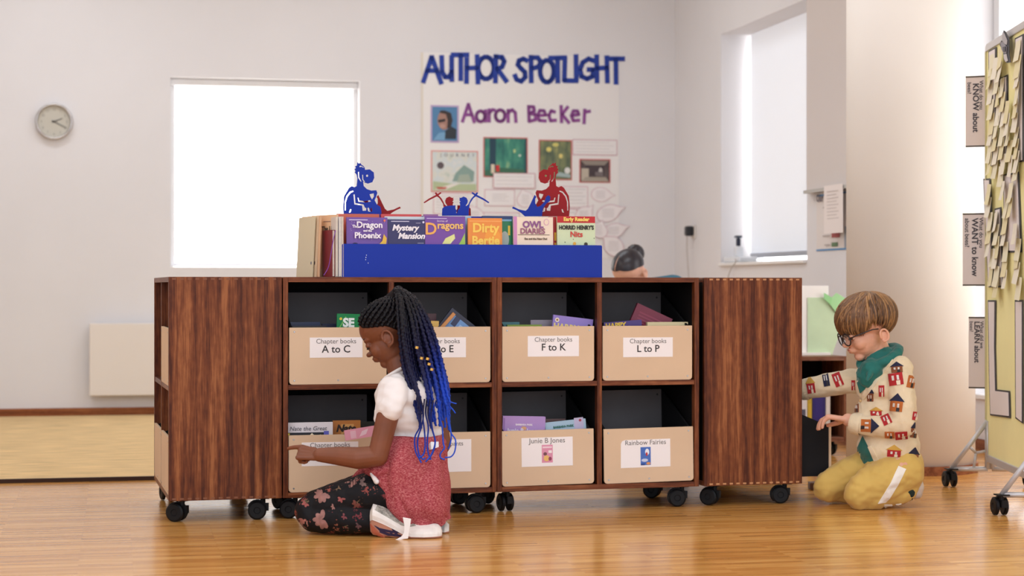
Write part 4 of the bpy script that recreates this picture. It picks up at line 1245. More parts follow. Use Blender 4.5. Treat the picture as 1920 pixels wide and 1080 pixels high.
# green sheet, white panel and folded paper on top of the low bookcase
g = LB
wp0, wp1 = g.pix(1490, 556, 0.20), g.pix(1602, 668, 0.20)
sp = thing('display_panel', 'white display panel standing on the low bookcase behind the boy', 'panel', LB.M)
MB().box(wp0[0], -0.02, 0.20, 0.215, lz1, lz1 + 0.34).obj('board', pmat((238, 232, 226)), sp, bevel=0.002)
MB().box(wp0[0], -0.02, 0.17, 0.199, lz1, lz1 + 0.012).obj('foot', pmat((238, 232, 226)), sp)
ga, gb = g.pix(1514, 558, 0.198), g.pix(1577, 667, 0.198)
gs = MB().poly([(ga[0], gb[1] + 0.0), (gb[0] - 0.05, gb[1] + 0.0), (gb[0] - 0.0, gb[1] + 0.13), (gb[0], ga[1]), (ga[0], ga[1])], 0.0015, LB.M @ T(0, 0.196, 0)).obj('green_sheet', mat('green_paper', (196, 216, 178), 0.7, var=0.03))
tag(gs, 'pale green paper sheet on the white panel by the boy\'s face', 'paper')
gf = thing('folded_paper', 'brighter green folded paper shape pinned over the pale sheet', 'paper', LB.M)
gp = lambda x, y: g.pix(x, y, 0.18)[:2]
MB().poly([gp(1545, 549), gp(1560, 558), gp(1557, 571), gp(1545, 560)], 0.003, T(0, 0.178, 0)).obj('fold', mat('green_paper_fold', (150, 206, 140), 0.7), gf)
MB().poly([gp(1557, 571), gp(1561, 557), gp(1569, 549), gp(1590, 562), gp(1592, 580), gp(1572, 590)], 0.003, T(0, 0.184, 0) @ Matrix.Identity(4)).obj('flap', mat('green_paper_flap', (164, 212, 152), 0.7), gf)

blk = thing('wooden_block', 'small brown block on the floor beside the boy\'s far knee', 'block', T(*W(1527, 917, 7.52)) @ T(0, 0, 0))
blk.location.z = 0
XF[blk.name] = T(blk.location.x, blk.location.y, 0)
MB().box(-0.022, 0.02, -0.03, 0.03, 0.0, 0.03).obj('body', mat('block_brown', (98, 66, 52), 0.5), blk, bevel=0.004)
MB().box(0.0205, 0.03, -0.02, 0.02, 0.004, 0.034).obj('strap', mat('block_strap', (40, 30, 28), 0.5), blk, bevel=0.002)

# ================================================================== mobile pin board by the column
kx0, ky0 = (1853 - 960) / F * 7.62, 7.62
kx1, ky1 = (1920 - 960) / F * 6.98, 6.98
kyaw = math.degrees(atan2(ky1 - ky0, kx1 - kx0))
KB = Frame(kx0, ky0, kyaw)          # t runs along the board towards the viewer, n away (behind the board)
KM = KB.M
KL = 1.03
kz0, kz1 = KB.pix(1856, 866)[1], KB.pix(1853, 84)[1]
kb = thing('pin_board', 'yellow felt pin board on silver wheeled feet beside the column', 'pin board', KM)
MB().box(0.012, KL - 0.012, -0.008, 0.012, kz0 + 0.03, kz1 - 0.03).obj('felt_panel', mat('felt_yellow', (246, 236, 162), 0.9, var=0.02, vscale=4, sheen=0.2), kb)
alu = mat('board_aluminium', (196, 194, 196), 0.35, metal=0.35)
def corner_rail(z0, z1, r=0.03, up=True):
    o = [(0.0, z0), (KL, z0), (KL, z1), (r, z1)] if up else None
    return o
MB().poly([(0.0, kz1 - 0.03), (KL, kz1 - 0.03), (KL, kz1), (0.03, kz1), (0.008, kz1 - 0.01)], 0.028, T(0, -0.014, 0)).obj('top_rail', alu, kb, bevel=0.003)
MB().poly([(0.0, kz0 + 0.03), (0.008, kz0 + 0.01), (0.03, kz0), (KL, kz0), (KL, kz0 + 0.03)], 0.028, T(0, -0.014, 0)).obj('bottom_rail', alu, kb, bevel=0.003)
for x in (0.0, KL - 0.012):
    MB().box(x, x + 0.012, -0.014, 0.014, kz0 + 0.03, kz1 - 0.03).obj('side_rail', mat('felt_edge', (204, 196, 150), 0.6), kb)
# feet: triangular silver brackets with a castor
ffx, ffy = -0.24, 0.30
def foot(t):
    for s in (1, -1):
        b = MB()
        zz = 0.075
        L = -0.155 * s      # towards the viewer's side of the board / behind
        top = Vector((t, L * 0.06, 0.27)); tip = Vector((t, L, zz)); root = Vector((t, L * 0.06, zz))
        b.tube([top, tip], 0.010, 10); b.tube([tip, root], 0.010, 10); b.tube([root, top], 0.011, 10)
        mid = top.lerp(tip, 0.52); bot = tip.lerp(root, 0.62); q = Vector((t, L * 0.36, 0.14)); e = top.lerp(root, 0.62)
        b.tube([mid, q], 0.006, 8); b.tube([q, bot], 0.006, 8); b.tube([q, e], 0.006, 8)
        b.obj('foot_bracket', alu, kb, smooth=True)
        cb_ = castor(kb, t, L, 100 if s > 0 else 40)
foot(0.03)
foot(KL - 0.05)
# question cards sticking out beyond the board edge
cardm = mat('question_card', (226, 212, 206), 0.7)
ink = (58, 50, 56)
def qcard(label, y0, y1, out, lines_, sag=0.0):
    zt, zb_ = KB.pix(1850, y0)[1], KB.pix(1850, y1)[1]
    wd = out
    c = thing('question_card', label, 'card', KM @ T(-0.005, -0.02, 0) @ RZ(70) @ T(-wd, 0, 0), 'question cards on the pin board edge')
    face = MB().box(0, wd + 0.01, 0, 0.002, zb_, zt).obj('card_sheet', cardm, c)
    for z in (zb_, zt - 0.006):
        MB().box(0, wd + 0.01, -0.0008, 0.0, z, z + 0.006).obj('marker_edge', pmat((70, 58, 40)), c)
    for (s, size, x, start, bold) in lines_:
        # lettering runs down the card
        txt(face, s, size, 0, 0, 0, ink, align='LEFT', bold=bold, M=T(x, -0.0012, zt - start) @ RY(90))
    return c
cw = 0.070
qcard('question card with KNOW in capitals, highest on the pin board edge', 143, 276, cw, [('What do you', 0.022, 0.056, 0.02, 0.0002), ('KNOW about', 0.034, 0.030, 0.03, 0.0008), ('bees?', 0.022, 0.008, 0.025, 0.0002)])
qcard('question card with WANT in capitals, middle of the pin board edge', 400, 536, cw + 0.012, [('What do you', 0.023, 0.067, 0.018, 0.0002), ('WANT to know', 0.035, 0.038, 0.02, 0.0008), ('about bees?', 0.025, 0.010, 0.02, 0.0003)])
qcard('question card with LEARN in capitals, lowest on the pin board edge', 594, 728, cw - 0.012, [('What did we', 0.021, 0.046, 0.018, 0.0001), ('LEARN about', 0.030, 0.024, 0.018, 0.0006), ('bees?', 0.020, 0.005, 0.018, 0.0001)])
# outlined letter shapes of white paper on the board
papk = mat('board_paper', (236, 226, 224), 0.7)
edgek = pmat((44, 40, 44))
def zk(px, py):
    t, z, _ = KB.pix(px, py, -0.01)
    return t, z
def shape(label, pts, n=-0.012):
    q = [zk(*p) for p in pts]
    cxm = sum(p[0] for p in q) / len(q); czm = sum(p[1] for p in q) / len(q)
    c = thing('paper_letter', label, 'paper letter', KM, 'paper letters on the pin board')
    g_ = []
    m_ = len(q)
    ar = sum(q[i][0] * q[(i + 1) % m_][1] - q[(i + 1) % m_][0] * q[i][1] for i in range(m_))
    for i in range(m_):
        a, b_, d = Vector(q[i - 1]), Vector(q[i]), Vector(q[(i + 1) % m_])
        e1, e2 = (b_ - a).normalized(), (d - b_).normalized()
        n1, n2 = Vector((e1.y, -e1.x)), Vector((e2.y, -e2.x))
        if ar < 0: n1, n2 = -n1, -n2
        k = n1 + n2
        k = k / max(0.4, 1 + n1.dot(n2))
        g_.append((b_.x + k.x * 0.022, b_.y + k.y * 0.007))
    MB().poly(g_, 0.001, T(0, n, 0)).obj('outline_sheet', edgek, c)
    MB().poly(q, 0.002, T(0, n - 0.0025, 0)).obj('white_sheet', papk, c)
shape('long white paper letter foot, low near the board edge', [(1855, 566), (1866, 566), (1865, 650), (1867, 733), (1892, 736), (1893, 780), (1859, 776), (1857, 700)])
shape('long white paper letter, second along the low row', [(1906, 566), (1917, 566), (1917, 790), (1907, 782)])
shape('white paper letter strip covered with notes at the top corner', [(1856, 98), (1867, 92), (1867, 305), (1859, 308)])
shape('white paper letter strip behind the second note column', [(1876, 150), (1888, 144), (1888, 300), (1877, 304)])
shape('white paper letter strip in the middle row near the edge', [(1847, 338), (1856, 338), (1862, 535), (1855, 535)])
shape('white paper letter strip in the middle row, further along', [(1884, 330), (1909, 326), (1914, 470), (1886, 470)])
shape('white paper letter at the top near the frame edge', [(1906, 74), (1918, 68), (1918, 300), (1908, 302)])
shape('short white paper letter leg in the middle row', [(1868, 394), (1876, 392), (1880, 535), (1872, 536)])
# sticky notes
notem = [mat('note_pale_yellow', (238, 230, 200), 0.8), mat('note_yellow', (234, 222, 178), 0.8), mat('note_cream', (240, 232, 212), 0.8)]
spots = []
for col, (x0, y0, y1) in enumerate(((1858, 105, 300), (1870, 110, 300), (1880, 95, 330), (1893, 190, 310), (1908, 80, 320), (1858, 345, 520), (1870, 400, 520), (1885, 340, 520), (1896, 345, 400), (1908, 420, 540))):
    y = y0
    while y < y1:
        spots.append((x0 + random.uniform(-2.5, 2.5), y, col))
        y += random.uniform(20, 32)
nc = 0
for (x, y, col) in spots:
    t, z = zk(x, y)
    sz = random.uniform(0.074, 0.088)
    M = KM @ T(t + 0.01, -0.0165 - 0.0012 * (nc % 9), z) @ RZ(random.uniform(-4, 2)) @ RX(random.uniform(-5, -0.5)) @ RY(random.uniform(-5, 5))
    b = MB()
    vs, fs = [], []
    for i in range(5):
        for j in range(3):
            cu = -0.007 * (i / 4) ** 2
            vs.append(((j / 2) * sz, cu, -sz * i / 4))
    for i in range(4):
        for j in range(2):
            a = i * 3 + j
            fs.append((a, a + 3, a + 4, a + 1))
    me = new_mesh(vs, fs)
    me.transform(M)
    o = link('sticky_note', me, notem[nc % 3])
    so = o.modifiers.new('thick', 'SOLIDIFY'); so.thickness = 0.0006
    top = y < 322
    tag(o, 'pale yellow sticky note overlapping others on the upper half of the pin board' if top else 'pale yellow sticky note overlapping others on the middle of the pin board', 'sticky note', 'sticky notes upper half' if top else 'sticky notes middle half')
    nc += 1
# paper bee hanging at the top rail
bee = thing('paper_bee', 'grey and black paper bee cut out hanging on the top rail', 'paper bee', KM)
bp_ = lambda x, y: zk(x, y)
def beepart(name, pts, c, n):
    MB().poly([bp_(*p) for p in pts], 0.002, T(0, n, 0)).obj(name, pmat(c), bee)
beepart('backing', [(1891, 57), (1894, 58), (1902, 72), (1902, 100), (1905, 117), (1897, 118), (1892, 112), (1890, 96), (1884, 84), (1887, 76), (1891, 76)], (52, 50, 56), -0.03)
beepart('wing', [(1891, 60), (1894, 62), (1900, 76), (1899, 84), (1893, 82), (1890, 74)], (176, 172, 176), -0.0335)
beepart('body', [(1887, 80), (1892, 78), (1899, 88), (1898, 100), (1893, 100), (1889, 92)], (140, 136, 146), -0.0335)
beepart('stripe', [(1893, 88), (1898, 87), (1898, 96), (1894, 97)], (60, 58, 70), -0.037)
beepart('tail', [(1893, 102), (1898, 101), (1901, 114), (1897, 116), (1894, 111)], (206, 200, 200), -0.0335)
# ================================================================== people
def basis(f, up):
    f = Vector(f).normalized()
    l = Vector(up).cross(f).normalized()
    u = f.cross(l).normalized()
    return f, l, u
def frame(o, f, l, u, s=1.0):
    return Matrix(((f.x * s, l.x * s, u.x * s, o.x), (f.y * s, l.y * s, u.y * s, o.y), (f.z * s, l.z * s, u.z * s, o.z), (0, 0, 0, 1)))
CC, CR = Vector((-0.04, 0, 0.165)), Vector((0.43, 0.36, 0.345))      # cranium, head height = 1
def head_prims(b, Mh, H, nose=1.0, ear=(-0.05, -0.085), es=1.0):
    R = Mh.to_3x3() * (1.0 / H)
    def e(c, r, n=22, rot=None):
        b.ell(Mh @ Vector(c), [x * H for x in r], R @ rot if rot is not None else R, n)
    e(CC, CR, 32)
    e((0.11, 0, 0.16), (0.29, 0.29, 0.27), 28)                 # forehead
    e((0.09, 0, -0.13), (0.26, 0.265, 0.30), 28)               # face
    e((0.05, 0, -0.27), (0.22, 0.22, 0.16), 24)                # jaw
    e((0.24, 0, -0.375), (0.085, 0.095, 0.08))                 # chin
    for s in (1, -1):
        e((0.21, 0.135 * s, -0.155), (0.13, 0.125, 0.13))      # cheek
        e((0.27, 0.12 * s, 0.055), (0.10, 0.12, 0.05))         # brow
        e((0.318, 0.125 * s, -0.028), (0.058, 0.088, 0.050))   # eyelid
        e((0.372, 0.042 * s, -0.155), (0.045, 0.035, 0.032))   # nostril wing
        ex, ez = ear
        e((ex + 0.01, 0.325 * s, ez), (0.075 * es, 0.035, 0.10 * es), rot=Matrix.Rotation(radians(-14), 3, 'Y'))   # ear plate
        er = []
        for q in range(11):
            a = radians(-120 + 300 * q / 10)
            er.append(Mh @ Vector((ex - 0.081 * es * cos(a), (0.362 + 0.012 * (cos(a) > 0)) * s, ez + es * (0.118 * sin(a) + 0.01))))
        b.tube(er, 0.021 * H * (0.5 + 0.5 * es), 8)
        e((ex + 0.03 * es, 0.352 * s, ez - 0.105 * es), (0.036 * es, 0.024, 0.038 * es))
        e((ex + 0.075 * es, 0.345 * s, ez - 0.01), (0.022, 0.024, 0.03))
    e((0.345, 0, -0.035), (0.05, 0.045, 0.11))                 # nose bridge
    e((0.408, 0, -0.145), (0.055 * nose, 0.05, 0.042))         # nose tip
    e((0.318, 0, -0.255), (0.075, 0.105, 0.06))                # mouth mound
    e((0.362, 0, -0.232), (0.036, 0.075, 0.022))               # upper lip
    e((0.350, 0, -0.278), (0.036, 0.065, 0.024))               # lower lip
def skull(Mh, d, k=1.0):
    d = Vector(d).normalized()
    r = 1.0 / sqrt((d.x / CR.x) ** 2 + (d.y / CR.y) ** 2 + (d.z / CR.z) ** 2)
    return Mh @ (CC + d * (r * k))
def sl(a, b_, t):
    a, b_ = Vector(a).normalized(), Vector(b_).normalized()
    w_ = math.acos(max(-1, min(1, a.dot(b_))))
    if w_ < 1e-4:
        return a
    return (a * sin((1 - t) * w_) + b_ * sin(t * w_)) / sin(w_)
def dirn(az, el):
    az, el = radians(az), radians(el)
    return Vector((cos(az) * cos(el), sin(az) * cos(el), sin(el)))
def hand_prims(b, wrist, knuck, palm, thumb, size, curls, rad=0.0062, thumbdir=None):
    """palm with four fingers of unequal length and a thumb; returns finger tips"""
    wrist, knuck = Vector(wrist), Vector(knuck)
    f = (knuck - wrist).normalized()
    palm = Vector(palm); palm = (palm - f * palm.dot(f)).normalized()
    s = Vector(thumb); s = (s - f * s.dot(f) - palm * s.dot(palm)).normalized()
    L = (knuck - wrist).length
    wd = size * 0.36
    for k in (-1, -0.33, 0.33, 1):
        b.cap(wrist + s * (wd * 0.55 * k), knuck + s * (wd * k), size * 0.17, size * 0.15, 10)
    b.ell(wrist.lerp(knuck, 0.45) + s * wd * 0.8 + palm * size * 0.08, (size * 0.2,) * 3, n=10)
    tips = []
    for i, (ln, cu) in enumerate(zip((0.92, 1.0, 0.94, 0.76), curls)):
        p = knuck + s * (wd * (1.0 - i * 0.667)) - f * (size * 0.05 * abs(i - 1))
        a = 0.0
        r = rad * (1.0 if i < 3 else 0.9)
        for seg, (fl, ca) in enumerate(zip((0.47, 0.30, 0.25), cu)):
            a += radians(ca)
            q = p + (f * cos(a) + palm * sin(a)) * (size * fl * ln)
            b.cap(p, q, r * (1.08 - 0.08 * seg), r * (1.0 - 0.1 * seg), 10)
            p = q
        tips.append(p)
    td = Vector(thumbdir) if thumbdir else (f * 0.75 + s * 0.35 + palm * 0.55)
    td.normalize()
    p = wrist.lerp(knuck, 0.3) + s * wd * 0.95 + palm * size * 0.1
    for fl, r, bend in ((0.42, 1.35, 0), (0.34, 1.12, 0.25), (0.26, 0.95, 0.4)):
        q = p + (td + f * bend).normalized() * size * fl
        b.cap(p, q, rad * r, rad * r * 0.9, 10)
        p = q
    return tips
def nz(co, sc, off=0.0):
    return noise.noise(Vector((co.x * sc[0] + off, co.y * sc[1], co.z * sc[2])))

def skin_mat(name, c, c2, rough=0.48):
    m = mat(name, c, rough, var=0.06, vscale=14, spec=0.4)
    b = m.node_tree.nodes['Principled BSDF']
    b.inputs['Subsurface Weight'].default_value = 0.12
    b.inputs['Subsurface Radius'].default_value = (0.02, 0.008, 0.004)
    b.inputs['Subsurface Scale'].default_value = 0.5
    return m

# ------------------------------------------------------------------ the girl
ZG = 6.2
def G(px, py, d=0.0):
    return W(px, py, ZG + d)
girl = thing('person', 'kneeling child with long blue tipped braids, white shirt and red jumper round the waist', 'person', T((720 - 960) / F * ZG, ZG, 0))
skinG = skin_mat('skin_brown', (124, 72, 48), (100, 56, 36))
gf, gl, gu = basis((-cos(radians(27)) * cos(radians(10)), cos(radians(27)) * sin(radians(10)), -sin(radians(27))), (0, 0, 1))
HG = 0.216
MG = frame(G(728, 627, 0.02), gf, gl, gu, HG)
tf = Vector((-0.94, 0.34, 0)); tl = Vector((-0.34, -0.94, 0)); tu = Vector((0, 0, 1))
RT3 = Matrix((tf, tl, tu)).transposed()
b = MB()
head_prims(b, MG, HG)
b.cap(G(746, 672, 0.02), G(757, 716, 0.01), 0.043, 0.047, 18)
b.ell(G(762, 762, 0.0), (0.09, 0.10, 0.12), RT3, 20)
b.ell(G(772, 840, 0.02), (0.08, 0.095, 0.10), RT3, 20)
b.ell(G(782, 912, 0.03), (0.085, 0.10, 0.08), RT3, 20)
b.chain([(G(738, 732, -0.11), 0.040), (G(727, 780, -0.135), 0.037), (G(709, 853, -0.14), 0.0335)], 16)
b.chain([(G(709, 855, -0.14), 0.0335), (G(672, 859, -0.125), 0.0365), (G(635, 855, -0.10), 0.031), (G(600, 853, -0.085), 0.0235)], 16)
hand_prims(b, G(597, 853, -0.083), G(562, 848, -0.07), (0.1, 0.75, -0.65), (0, 0.5, 0.85), 0.060,
           [(14, 10, 6), (70, 75, 40), (80, 80, 40), (85, 85, 40)], 0.0078, thumbdir=(-0.8, 0.35, -0.4))
b.chain([(G(792, 724, 0.11), 0.040), (G(818, 785, 0.13), 0.036), (G(828, 832, 0.13), 0.033)], 14)
b.chain([(G(828, 832, 0.13), 0.033), (G(800, 880, 0.16), 0.03), (G(770, 900, 0.20), 0.024)], 14)
hand_prims(b, G(768, 901, 0.2), G(745, 912, 0.22), (0, -0.4, -0.9), (0, -0.8, 0.4), 0.05, [(20, 25, 20)] * 4)
for d0, px_ in ((-0.05, 0), (0.10, 8)):
    b.chain([(G(775 + px_, 912, 0.0 + d0 * 0.6), 0.055), (G(584 + px_, 955, d0 + 0.02), 0.036)], 12)
    b.chain([(G(584 + px_, 968, d0 + 0.02), 0.034), (G(706 + px_, 976, d0 - 0.03), 0.03)], 12)
bodyG, bvG = remesh(b, 'body', skinG, girl, 0.0027, 4)

# eyes, lashes and lips
def face_bits(root, Mh, H, lipc, lashc, eyec=(226, 220, 214)):
    R = Mh.to_3x3() * (1.0 / H)
    for s in (1, -1):
        e = MB().ell(Mh @ Vector((0.310, 0.125 * s, -0.054)), (0.050 * H, 0.068 * H, 0.030 * H), R, 18)
        eo = e.obj('eye', mat('eye_%d' % eyec[0], eyec, 0.3), root, smooth=True, world=True)
        MB().ell(Mh @ Vector((0.362, 0.122 * s, -0.060)), (0.014 * H, 0.03 * H, 0.020 * H), R, 14).obj('iris', mat('iris_dark', (46, 30, 22), 0.2), eo, smooth=True, world=True)
        pts = [Mh @ Vector((0.372 - 0.035 * abs(t) ** 2, (0.125 + 0.075 * t) * s, -0.060 - 0.010 * (1 - t * t))) for t in (-1, -0.6, -0.2, 0.2, 0.6, 1)]
        MB().tube(pts, 0.009 * H, 6).obj('eyelash', mat('lash', lashc, 0.6), root, smooth=True, world=True)
        pts = [Mh @ Vector((0.365 - 0.04 * (t + 1) ** 2 / 2, (0.05 + 0.09 * (t + 1)) * s, 0.07 + 0.02 * (1 - t * t))) for t in (-1, -0.5, 0, 0.5, 1)]
        MB().tube(pts, [0.008 * H, 0.014 * H, 0.014 * H, 0.011 * H, 0.005 * H], 6).obj('eyebrow', mat('brow_%d' % lashc[0], lashc, 0.7), root, smooth=True, world=True)
    lp = MB()
    lp.ell(Mh @ Vector((0.374, 0, -0.236)), (0.028 * H, 0.062 * H, 0.017 * H), R, 16)
    lp.ell(Mh @ Vector((0.361, 0, -0.276)), (0.030 * H, 0.055 * H, 0.020 * H), R, 16)
    o, _ = remesh(lp, 'lips', mat('lips_%d' % lipc[0], lipc, 0.4), root, 0.0018, 2)
face_bits(girl, MG, HG, (120, 58, 50), (24, 16, 14), (70, 44, 36))

# shirt
white = mat('shirt_white', (238, 230, 226), 0.85, var=0.012, vscale=9, bump=0.05, bscale=400, spec=0.2, sheen=0.15)
b = MB()
b.ell(G(763, 742, 0.0), (0.105, 0.125, 0.075), RT3, 26)
b.ell(G(764, 778, 0.005), (0.112, 0.125, 0.10), RT3, 26)
b.ell(G(771, 815, 0.015), (0.100, 0.120, 0.07), RT3, 26)
b.cap(G(744, 726, -0.075), G(785, 718, 0.085), 0.043, 0.043, 18)
b.cap(G(757, 712, 0.01), G(760, 735, 0.01), 0.056, 0.07, 18)
b.chain([(G(738, 733, -0.105), 0.050), (G(729, 764, -0.135), 0.0475)], 18)
b.chain([(G(792, 725, 0.105), 0.050), (G(808, 762, 0.125), 0.046)], 18)
def foldS(co, n):
    return 0.009 * nz(co, (16, 16, 8)) + 0.005 * nz(co, (30, 30, 44), 9)
shirt, bvS = remesh(b, 't_shirt', white, girl, 0.005, 3, foldS)
# neckline and sleeve hems
def hem(root, name, pts, r, m):
    MB().tube(pts, r, 8, cap=True).obj(name, m, root, smooth=True, world=True)
ring = []
for i in range(25):
    a = 2 * pi * i / 24
    c0 = G(747, 699, 0.015)
    ring.append(c0 + tf * (0.052 * cos(a)) + tl * (0.056 * sin(a)) + Vector((0, 0, -0.030 * cos(a))))
hem(girl, 'neckline', ring, 0.005, white)

# leggings
def floral():
    m = bpy.data.materials.new('floral_leggings')
    m.use_nodes = True
    nt = m.node_tree
    bs = nt.nodes['Principled BSDF']
    bs.inputs['Roughness'].default_value = 0.6
    tc = nt.nodes.new('ShaderNodeTexCoord')
    def flowers(scale, th, dens, seed):
        mp = nt.nodes.new('ShaderNodeMapping'); mp.inputs['Location'].default_value = (seed, seed * 1.7, 0)
        nt.links.new(tc.outputs['Object'], mp.inputs[0])
        nn = nt.nodes.new('ShaderNodeTexNoise'); nn.inputs['Scale'].default_value = scale * 3
        nt.links.new(mp.outputs[0], nn.inputs['Vector'])
        ad = nt.nodes.new('ShaderNodeMix'); ad.data_type = 'VECTOR'; ad.inputs['Factor'].default_value = 0.055
        nt.links.new(mp.outputs[0], ad.inputs['A']); nt.links.new(nn.outputs['Color'], ad.inputs['B'])
        v = nt.nodes.new('ShaderNodeTexVoronoi'); v.inputs['Scale'].default_value = scale
        nt.links.new(ad.outputs['Result'], v.inputs['Vector'])
        lt = nt.nodes.new('ShaderNodeMath'); lt.operation = 'LESS_THAN'; lt.inputs[1].default_value = th
        nt.links.new(v.outputs['Distance'], lt.inputs[0])
        sp = nt.nodes.new('ShaderNodeSeparateColor'); nt.links.new(v.outputs['Color'], sp.inputs[0])
        g2 = nt.nodes.new('ShaderNodeMath'); g2.operation = 'LESS_THAN'; g2.inputs[1].default_value = dens
        nt.links.new(sp.outputs[0], g2.inputs[0])
        mu = nt.nodes.new('ShaderNodeMath'); mu.operation = 'MULTIPLY'
        nt.links.new(lt.outputs[0], mu.inputs[0]); nt.links.new(g2.outputs[0], mu.inputs[1])
        return mu.outputs[0], v.outputs['Distance'], sp.outputs[1]
    f1, d1, r1 = flowers(14, 0.30, 0.16, 3.1)
    f2, d2, r2 = flowers(36, 0.36, 0.34, 7.7)
    w_ = nt.nodes.new('ShaderNodeTexWave'); w_.inputs['Scale'].default_value = 30; w_.inputs['Distortion'].default_value = 6
    nt.links.new(tc.outputs['Object'], w_.inputs['Vector'])
    c1 = ramp(nt, w_.outputs['Fac'], [(0.0, (70, 40, 40)), (0.25, (136, 92, 84)), (1, (166, 118, 106))])
    c2 = ramp(nt, r2, [(0.0, (110, 44, 50)), (0.5, (150, 78, 66)), (1.0, (104, 96, 70))])
    m1 = nt.nodes.new('ShaderNodeMix'); m1.data_type = 'RGBA'
    m1.inputs['A'].default_value = rgb(19, 17, 20); bs.inputs['Specular IOR Level'].default_value = 0.2
    nt.links.new(c2, m1.inputs['B']); nt.links.new(f2, m1.inputs['Factor'])
    m2 = nt.nodes.new('ShaderNodeMix'); m2.data_type = 'RGBA'
    nt.links.new(m1.outputs['Result'], m2.inputs['A']); nt.links.new(c1, m2.inputs['B']); nt.links.new(f1, m2.inputs['Factor'])
    nt.links.new(m2.outputs['Result'], bs.inputs['Base Color'])
    return m
b = MB()
b.ell(G(784, 908, 0.03), (0.105, 0.125, 0.085), RT3, 24)
b.chain([(G(768, 915, -0.045), 0.080), (G(690, 928, -0.055), 0.073), (G(625, 943, -0.045), 0.063), (G(582, 955, -0.035), 0.049)], 20)
b.chain([(G(579, 958, -0.035), 0.049), (G(590, 970, -0.05), 0.050), (G(650, 971, -0.075), 0.053), (G(705, 975, -0.09), 0.042)], 20)
b.chain([(G(775, 908, 0.10), 0.078), (G(690, 922, 0.12), 0.07), (G(592, 945, 0.14), 0.049)], 20)
b.chain([(G(592, 949, 0.14), 0.047), (G(650, 953, 0.12), 0.05), (G(720, 956, 0.08), 0.04)], 20)
def foldL(co, n):
    return 0.003 * nz(co, (30, 10, 14)) + 0.0015 * nz(co, (60, 20, 60), 4)
leg, bvL = remesh(b, 'leggings', floral(), girl, 0.0045, 3, foldL)
for v_ in leg.data.vertices:
    if v_.co.z < 0.001: v_.co.z = 0.001

def flower(cx_, cy_, R_, rot, petals=5, c=(150, 104, 96)):
    mm_ = mat('flower_%d' % c[0], c, 0.6, var=0.12, vscale=60)
    o0 = None
    rf = random.Random(int(cx_ * 7 + cy_))
    for k in range(petals):
        a = rot + (2 * pi * 0.72 * k / petals) + rf.uniform(-0.15, 0.15)
        px_, py_ = cx_ + cos(a) * R_ * 0.55, cy_ + sin(a) * R_ * 0.62
        lr = rf.uniform(0.75, 1.2)
        pl_ = []
        for q in range(9):
            t = 2 * pi * q / 9
            x, y = cos(t) * R_ * 0.52 * lr, sin(t) * R_ * 0.30 * rf.uniform(0.85, 1.15)
            pl_.append((px_ + x * cos(a) - y * sin(a), py_ + x * sin(a) + y * cos(a)))
        o = patch(bvL, pl_, mm_, leg, 'flower_petal', 0.0012, 3.5, 0.0006)
for fl in ((604, 926, 15, 0.4, 6), (604, 974, 16, 0.9, 6), (640, 935, 7, 0.2, 4, (140, 70, 66)), (682, 904, 8, 1.0, 5, (122, 96, 90)), (573, 944, 7, 0.5, 4, (146, 74, 68)), (568, 975, 7, 0.1, 4, (160, 100, 90)), (646, 968, 6, 0.7, 4, (120, 52, 56)), (668, 944, 8, 0.3, 5, (110, 58, 50)), (625, 950, 5, 0.9, 4, (150, 84, 76)), (672, 985, 6, 0.5, 4, (92, 60, 64))):
    flower(*fl)

# jumper tied round the waist
def knit(name, cs, scale=900):
    m = bpy.data.materials.new(name)
    m.use_nodes = True
    nt = m.node_tree
    bs = nt.nodes['Principled BSDF']; bs.inputs['Roughness'].default_value = 0.95
    bs.inputs['Specular IOR Level'].default_value = 0.15
    tc = nt.nodes.new('ShaderNodeTexCoord')
    n_ = nt.nodes.new('ShaderNodeTexNoise'); n_.inputs['Scale'].default_value = scale; n_.inputs['Detail'].default_value = 3
    mp = nt.nodes.new('ShaderNodeMapping'); mp.inputs['Scale'].default_value = (0.35, 0.35, 0.8)
    nt.links.new(tc.outputs['Object'], mp.inputs[0]); nt.links.new(mp.outputs[0], n_.inputs['Vector'])
    o = ramp(nt, n_.outputs['Fac'], [(0.32, cs[0]), (0.5, cs[1]), (0.68, cs[2])])
    nt.links.new(o, bs.inputs['Base Color'])
    bp = nt.nodes.new('ShaderNodeBump'); bp.inputs['Strength'].default_value = 0.4; bp.inputs['Distance'].default_value = 0.004
    nt.links.new(n_.outputs['Fac'], bp.inputs['Height']); nt.links.new(bp.outputs[0], bs.inputs['Normal'])
    return m
jm = knit('jumper_red_melange', [(142, 52, 60), (172, 78, 84), (198, 124, 122)], 460)
rings = [(816, 716, 826, 0.125), (832, 708, 832, 0.140), (850, 702, 834, 0.150), (872, 694, 836, 0.160), (895, 694, 837, 0.166), (920, 704, 838, 0.168), (945, 720, 837, 0.166), (965, 736, 838, 0.162), (982, 748, 841, 0.158), (992, 755, 842, 0.156)]
nj = 110
vs = []
